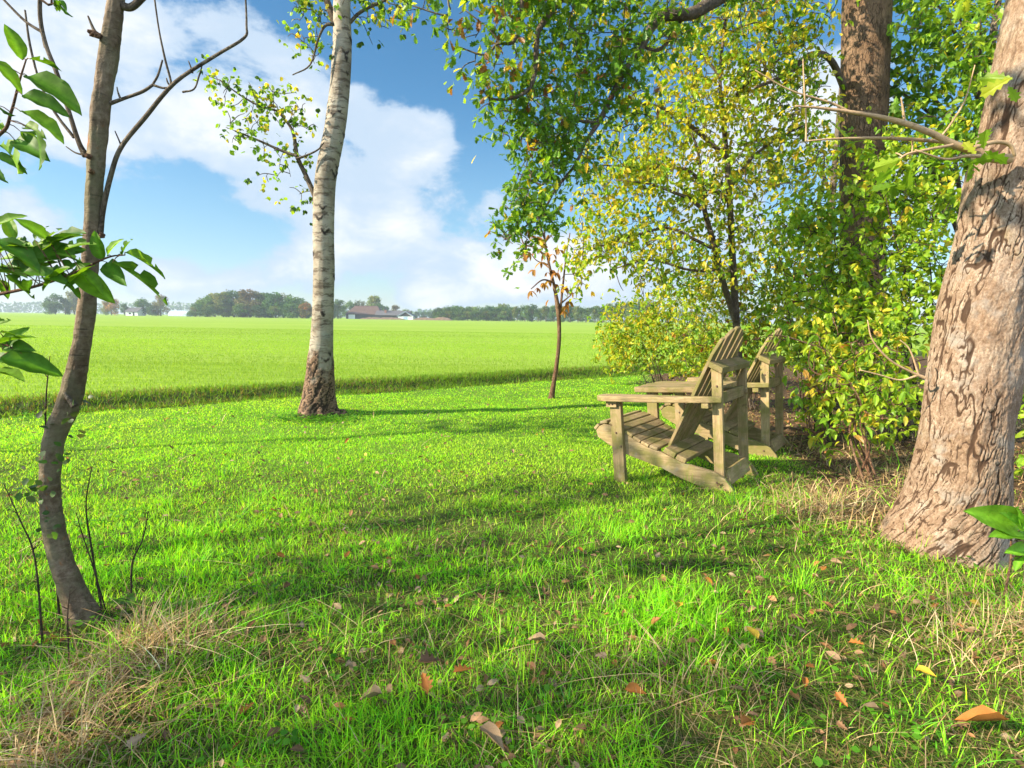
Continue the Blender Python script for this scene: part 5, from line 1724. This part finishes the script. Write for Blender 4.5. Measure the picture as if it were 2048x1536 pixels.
for i, (x, tp) in enumerate(zip(xs, tops)):
    kd = ['o', 'o', 'g', 'o', 'o', 'o', 'g', 'g', 'r', 'g', 'g', 'g', 'g', 's', 'g', 'g', 'g'][i]
    put_tree(kd, i, x + rng.uniform(-4, 4), tp + rng.uniform(-2, 4), 300 + 22 * (i % 2) + rng.uniform(-5, 5), {'o': 'olive-green tree in the dense copse left of the birch', 'g': 'dark green tree in the dense copse left of the birch', 'r': 'brownish tree in the middle of the copse left of the birch', 's': 'low-branched tree at the right part of the copse left of the birch'}[kd], GB, 1.15)
for i, x in enumerate((392, 420, 452, 486, 520, 552, 585, 606)):
    put_tree('s', i, x, 606 + 3 * (i % 3), 292, 'low-skirted tree along the front of the copse left of the birch', 'front trees of the copse', 1.5)
GF = 'trees around the farm'
for a in [('a', 0, 613, 603, 290, 'small orange tree peeping out left of the birch trunk'), ('g', 0, 676, 597, 330, 'dark tree just right of the birch trunk beside the barn'), ('g', 1, 668, 604, 320, 'lower dark tree touching the right side of the birch trunk'), ('g', 2, 700, 600, 380, 'tree behind the left end of the barn roof'), ('o', 0, 720, 600, 385, 'tree behind the middle of the barn roof'),
          ('o', 1, 748, 589, 370, 'tall pale tree at the right end of the barn'), ('g', 0, 758, 606, 360, 'dark tree between the barn and the long low farm building'), ('g', 1, 772, 611, 380, 'green tree behind the chimney of the low farm building'), ('r', 0, 792, 609, 385, 'reddish tree behind the low farm building'), ('g', 2, 812, 617, 400, 'small tree right of the reddish tree behind the farm')]:
    put_tree(*a[:5], a[5], GF)
GH = 'trees of the hedge-like wood beyond the field'
for i, x in enumerate(np.linspace(822, 872, 5)):
    put_tree('g', i, x, 621 + (i % 2) * 2, 520, 'distant small tree between the farm and the wood', 'distant small trees right of the farm', 1.3)
for i, x in enumerate(np.linspace(876, 1016, 15)):
    put_tree(['g', 's', 'g'][i % 3], i, x + rng.uniform(-3, 3), 612 + rng.uniform(-2, 3) + (4 if i < 2 else 0) - (5 if i == 13 else 0), 330 + 10 * (i % 2), 'mid green tree in the closed tree belt left of the chestnut sapling', GH, 1.1)
for i, x in enumerate(np.linspace(880, 1010, 8)):
    put_tree('s', i, x, 622, 322, 'low-skirted tree along the front of the belt left of the chestnut sapling', 'front trees of the belt', 1.6)
GR = 'row of avenue trees on the right of the field'
for i, (x, tp) in enumerate(((1022, 616), (1034, 612), (1050, 609), (1064, 607), (1076, 615), (1092, 611), (1108, 610), (1124, 612), (1140, 609), (1156, 611), (1172, 614), (1190, 611), (1206, 610), (1222, 606), (1240, 604), (1258, 602), (1280, 600), (1300, 602))):
    put_tree('t' if i not in (3, 7) else 'g', i, x, tp, 320 - i * 3, 'avenue tree with a bare lower trunk in the row towards the right shrubs' if i not in (3, 7) else ['', '', '', 'biggest round-crowned tree in the row left of the sapling', '', '', '', 'fuller tree of the row right of the sapling'][i], GR)
for i, x in enumerate(np.linspace(1022, 1200, 10)):
    put_tree('s', i, x, 630 + (i % 3), 345, 'low hedge tree seen between the trunks of the row', 'hedge trees behind the row', 1.7)
# far blue woods on the horizon
rng = np.random.default_rng(310)
g = Geo()
for (xa, xb, top, dist, n) in ((-300, 420, 606, 950, 2600), (420, 900, 622, 1000, 1200), (860, 1500, 622, 900, 2400)):
    px = rng.uniform(xa, xb, n)
    lump = fbm(px * .05, px * 0, 99, 3)
    hmax = np.array([P(x, top, dist)[2] for x in px]) * (.7 + .5 * lump)
    X = np.array([P(x, 640, dist)[0] for x in px])
    z = rng.random(n) ** .8 * hmax
    pts = np.stack([X, dist + rng.uniform(-15, 15, n), z], -1)
    g.leaves(T_ROUND, pts, unit(rng.normal(0, 1, (n, 3))), unit(rng.normal(0, .5, (n, 3)) + [0, -1, .3]), rng.uniform(3, 6, n), pal(rng, n, FG))
tag(link('distant_woodland', g.mesh('distant_woodland', smooth=False), M_FAR), 'hazy blue line of woodland on the horizon', 'woodland', kind='stuff')

# farm buildings
M_ROOF = plain('brown_roof_tiles', (.115, .072, .058), .8, .3, .8)
M_ROOF2 = plain('grey_roof', (.11, .108, .115), .7, .3, .8)
M_DARKWALL = plain('dark_boarded_wall', (.045, .045, .045), .8)
M_WHITE = plain('white_wall', (.75, .76, .76), .7, .08)
M_TRIM = plain('blue_trim', (.35, .48, .62), .6)
M_BRICK = plain('brick', (.27, .14, .10), .8)
M_GLASS = plain('dark_glass', (.03, .035, .04), .15)
M_EARTH = plain('brown_earth', (.20, .14, .09), .95, .45, .5)
M_POLY = plain('pale_plastic', (.45, .58, .66), .4, .1)


def block(x0, x1, y0_, y1, z0, z1):
    return prism(rect(x0, y0_, x1, y1), 2, z0, z1, 0)


def gable_roof(x0, x1, y0_, y1, ze, zr, th=.25, hip=0.0, over=.4):
    """ridge along x"""
    ym = (y0_ + y1) / 2
    bm = bmesh.new()
    A = [(x0 - over, y0_ - over, ze), (x1 + over, y0_ - over, ze), (x1 + over, y1 + over, ze), (x0 - over, y1 + over, ze), (x0 - over + hip, ym, zr), (x1 + over - hip, ym, zr)]
    lo = [bm.verts.new(a) for a in A]
    hi = [bm.verts.new((a[0], a[1], a[2] + th)) for a in A]
    for (V_, fl) in ((lo, 1), (hi, 0)):
        for f in ((0, 1, 5, 4), (2, 3, 4, 5), (1, 2, 5), (3, 0, 4)):
            if len(f) == 3 and hip == 0:
                continue
            bm.faces.new([V_[i] for i in (f[::-1] if fl else f)])
    for a, b in ((0, 1), (2, 3)) + (((1, 2), (3, 0)) if hip else ((1, 5), (5, 2), (3, 4), (4, 0))):
        bm.faces.new([lo[a], lo[b], hi[b], hi[a]])
    bmesh.ops.recalc_face_normals(bm, faces=bm.faces)
    return bm


def gable_wall(x, y0_, y1, ze, zr, th=.3):
    return prism([(y0_, 0), (y1, 0), (y1, ze), ((y0_ + y1) / 2, zr), (y0_, ze)], 0, x - th / 2, x + th / 2, 0)


def farm(name, label, cat, px0, px1, dist, ze_px, zr_px, depth, wall, roof, hip=0.0):
    x0, x1 = P(px0, 640, dist)[0], P(px1, 640, dist)[0]
    ze, zr = P((px0 + px1) / 2, ze_px, dist)[2], P((px0 + px1) / 2, zr_px, dist)[2]
    cx = (x0 + x1) / 2
    t = thing(name, label, cat, (cx, dist, 0))
    hw = (x1 - x0) / 2
    walls = [block(-hw, hw, 0, .3, -.1, ze), block(-hw, hw, depth - .3, depth, -.1, ze)]
    if hip:
        walls += [block(-hw, -hw + .3, .3, depth - .3, -.1, ze), block(hw - .3, hw, .3, depth - .3, -.1, ze)]
    else:
        walls += [gable_wall(-hw + .15, .302, depth - .302, ze, zr - .1), gable_wall(hw - .15, .302, depth - .302, ze, zr - .1)]
    part('wall', join(walls), wall, t)
    rf = part('roof', gable_roof(-hw, hw, 0, depth, ze, zr, hip=hip), roof, t)
    return t, hw, ze, zr, rf


t, hw, ze, zr, rf = farm('barn', 'large barn with a steep brown roof and dark walls right of the birch trunk', 'barn', 692, 762, 335, 629, 612.5, 14, M_DARKWALL, M_ROOF, 4.0)
dr = part('door', block(-hw + 1.5, -hw + 5.5, -.06, -.002, 0, min(2.6, ze)), M_WHITE, t)
part('window', block(-1, 1.2, -.06, -.002, .8, min(1.8, ze)), M_GLASS, t)
part('ridge_cap', prism([(7 - .35, zr + .16), (7 + .35, zr + .16), (7.0, zr + .42)], 0, -hw + 3.4, hw - 3.4, 0), M_ROOF, t)
t, hw, ze, zr, rf = farm('farmhouse', 'long low farm building with grey roof and brick chimney beside the barn', 'farmhouse', 751, 818, 325, 631, 622, 9, M_DARKWALL, M_ROOF2)
cxx = P(769.5, 640, 325)[0] - t.location.x
ch = part('chimney', block(cxx - .55, cxx + .55, 2.0, 3.1, ze + .6, P(769, 619, 325)[2]), M_BRICK, rf)
part('chimney_cap', block(cxx - .7, cxx + .7, 1.85, 3.25, P(769, 619, 325)[2], P(769, 619, 325)[2] + .2), M_DARKWALL, ch)
for i in range(3):
    part('window', block(-hw + 2 + 3.6 * i, -hw + 3.4 + 3.6 * i, -.06, -.002, .6, min(1.5, ze)), M_GLASS, t)
# the white gabled shed in front
dist = 316
x0, x1 = P(796, 640, dist)[0], P(826, 640, dist)[0]
t = thing('shed', 'small white-fronted gabled shed at the right end of the farm', 'shed', ((x0 + x1) / 2, dist, 0))
hw, ze, zr = (x1 - x0) / 2, P(811, 633, dist)[2], P(811, 624.5, dist)[2]
part('wall', join([prism([(-hw, -.1), (hw, -.1), (hw, ze), (0, zr), (-hw, ze)], 1, 0, .3, 0), block(-hw, -hw + .3, .302, 8, -.1, ze), block(hw - .3, hw, .302, 8, -.1, ze)]), M_WHITE, t)
part('gable_boarding', prism([(-hw * .9, ze + .05), (hw * .9, ze + .05), (0, zr - .15)], 1, -.06, -.003, 0), M_DARKWALL, t)
rf = [prism([(s * (hw + .5), ze - .15), (0, zr + .1), (0, zr + .4), (s * (hw + .5), ze + .15)], 1, -.35, 8.3, 0) for s in (-1, 1)]
part('roof', join(rf), M_ROOF2, t)
part('bargeboard', join([prism([(s * (hw + .52), ze - .05), (s * .01, zr + .26), (s * .01, zr + .5), (s * (hw + .52), ze + .22)], 1, -.45, -.352, 0) for s in (-1, 1)]), M_TRIM, t)
part('door', block(-1.2, 1.2, -.05, -.003, 0, ze * .95), M_TRIM, t)
# little white house in the left clump
t, hw, ze, zr, rf = farm('house', 'little white house with a grey roof among the trees at the far left', 'house', 252, 276, 318, 624, 616, 7, M_WHITE, M_ROOF2)
part('window', block(-1.6, -.4, -.06, -.002, .7, 1.7), M_GLASS, t)
part('door', block(.6, 1.6, -.06, -.002, 0, 2.0), M_GLASS, t)
# pale greenhouse tunnel
t = thing('greenhouse', 'pale blue low greenhouse tunnel left of the copse', 'greenhouse', (P(355, 640, 360)[0], 360, 0))
hh = P(355, 621, 360)[2]
L_ = (P(374, 640, 360)[0] - P(337, 640, 360)[0]) / 2
arc = [(4 * math.cos(a) + 4, hh * math.sin(a)) for a in np.linspace(0, math.pi, 13)]
part('cover', prism(arc, 0, -L_, L_, 0), M_POLY, t)
part('frame', join([prism([(4.1 * math.cos(a) + 4, (hh + .1) * math.sin(a)) for a in np.linspace(0, math.pi, 13)] + [(4.0 * math.cos(a) + 4, (hh + .02) * math.sin(a)) for a in np.linspace(math.pi, 0, 13)], 0, x - .1, x + .1, 0) for x in np.linspace(-L_ + .3, L_ - .3, 5)]), M_WHITE, t)
# heaps of brown earth before the farm
rng = np.random.default_rng(320)
for i, (px, wpx, hpx, lab) in enumerate(((745, 26, 3, 'low brown heap of soil in front of the barn'), (782, 30, 3, 'low brown heap of soil before the farmhouse chimney'), (850, 26, 4, 'long brown heap right of the white shed'), (884, 22, 5, 'taller brown heap at the right end of the heaps'))):
    x = P(px, 640, 305)[0]
    w_ = wpx * 305 / F
    h = hpx * 305 / F + .5
    nx, ny = 26, 12
    a, b = np.meshgrid(np.linspace(-1, 1, nx), np.linspace(-1, 1, ny))
    z = h * np.clip(1 - a ** 2, 0, 1) ** .7 * np.clip(1 - b ** 2, 0, 1) ** .7 * (.6 + .7 * fbm(a * 4 + i * 9, b * 3, 7)) - .15
    v = np.stack([a * w_, b * 4, z], -1).reshape(-1, 3)
    ii = np.arange(ny - 1)[:, None] * nx + np.arange(nx - 1)[None]
    tag(link('soil_heap', new_mesh('soil_heap', v, np.stack([ii, ii + 1, ii + 1 + nx, ii + nx], -1).reshape(-1, 4)), M_EARTH, origin=(x, 305, 0)), lab, 'soil heap', 'brown soil heaps before the farm')

# ------------------------------------------------------------------ haze
m, t = material('haze_air')
pv = t.n('ShaderNodeVolumePrincipled')
pv.inputs['Color'].default_value = (.70, .84, 1.0, 1)
pv.inputs['Density'].default_value = .00045
pv.inputs['Anisotropy'].default_value = .2
o_ = t.n('ShaderNodeOutputMaterial')
t.l(pv.outputs[0], o_.inputs['Volume'])
hz = part('haze', prism(rect(-1500, -70, 1800, 2000), 2, -2.0, 20, 0), m, None)
tag(hz, 'thin bluish autumn haze over the field', 'haze', kind='stuff')
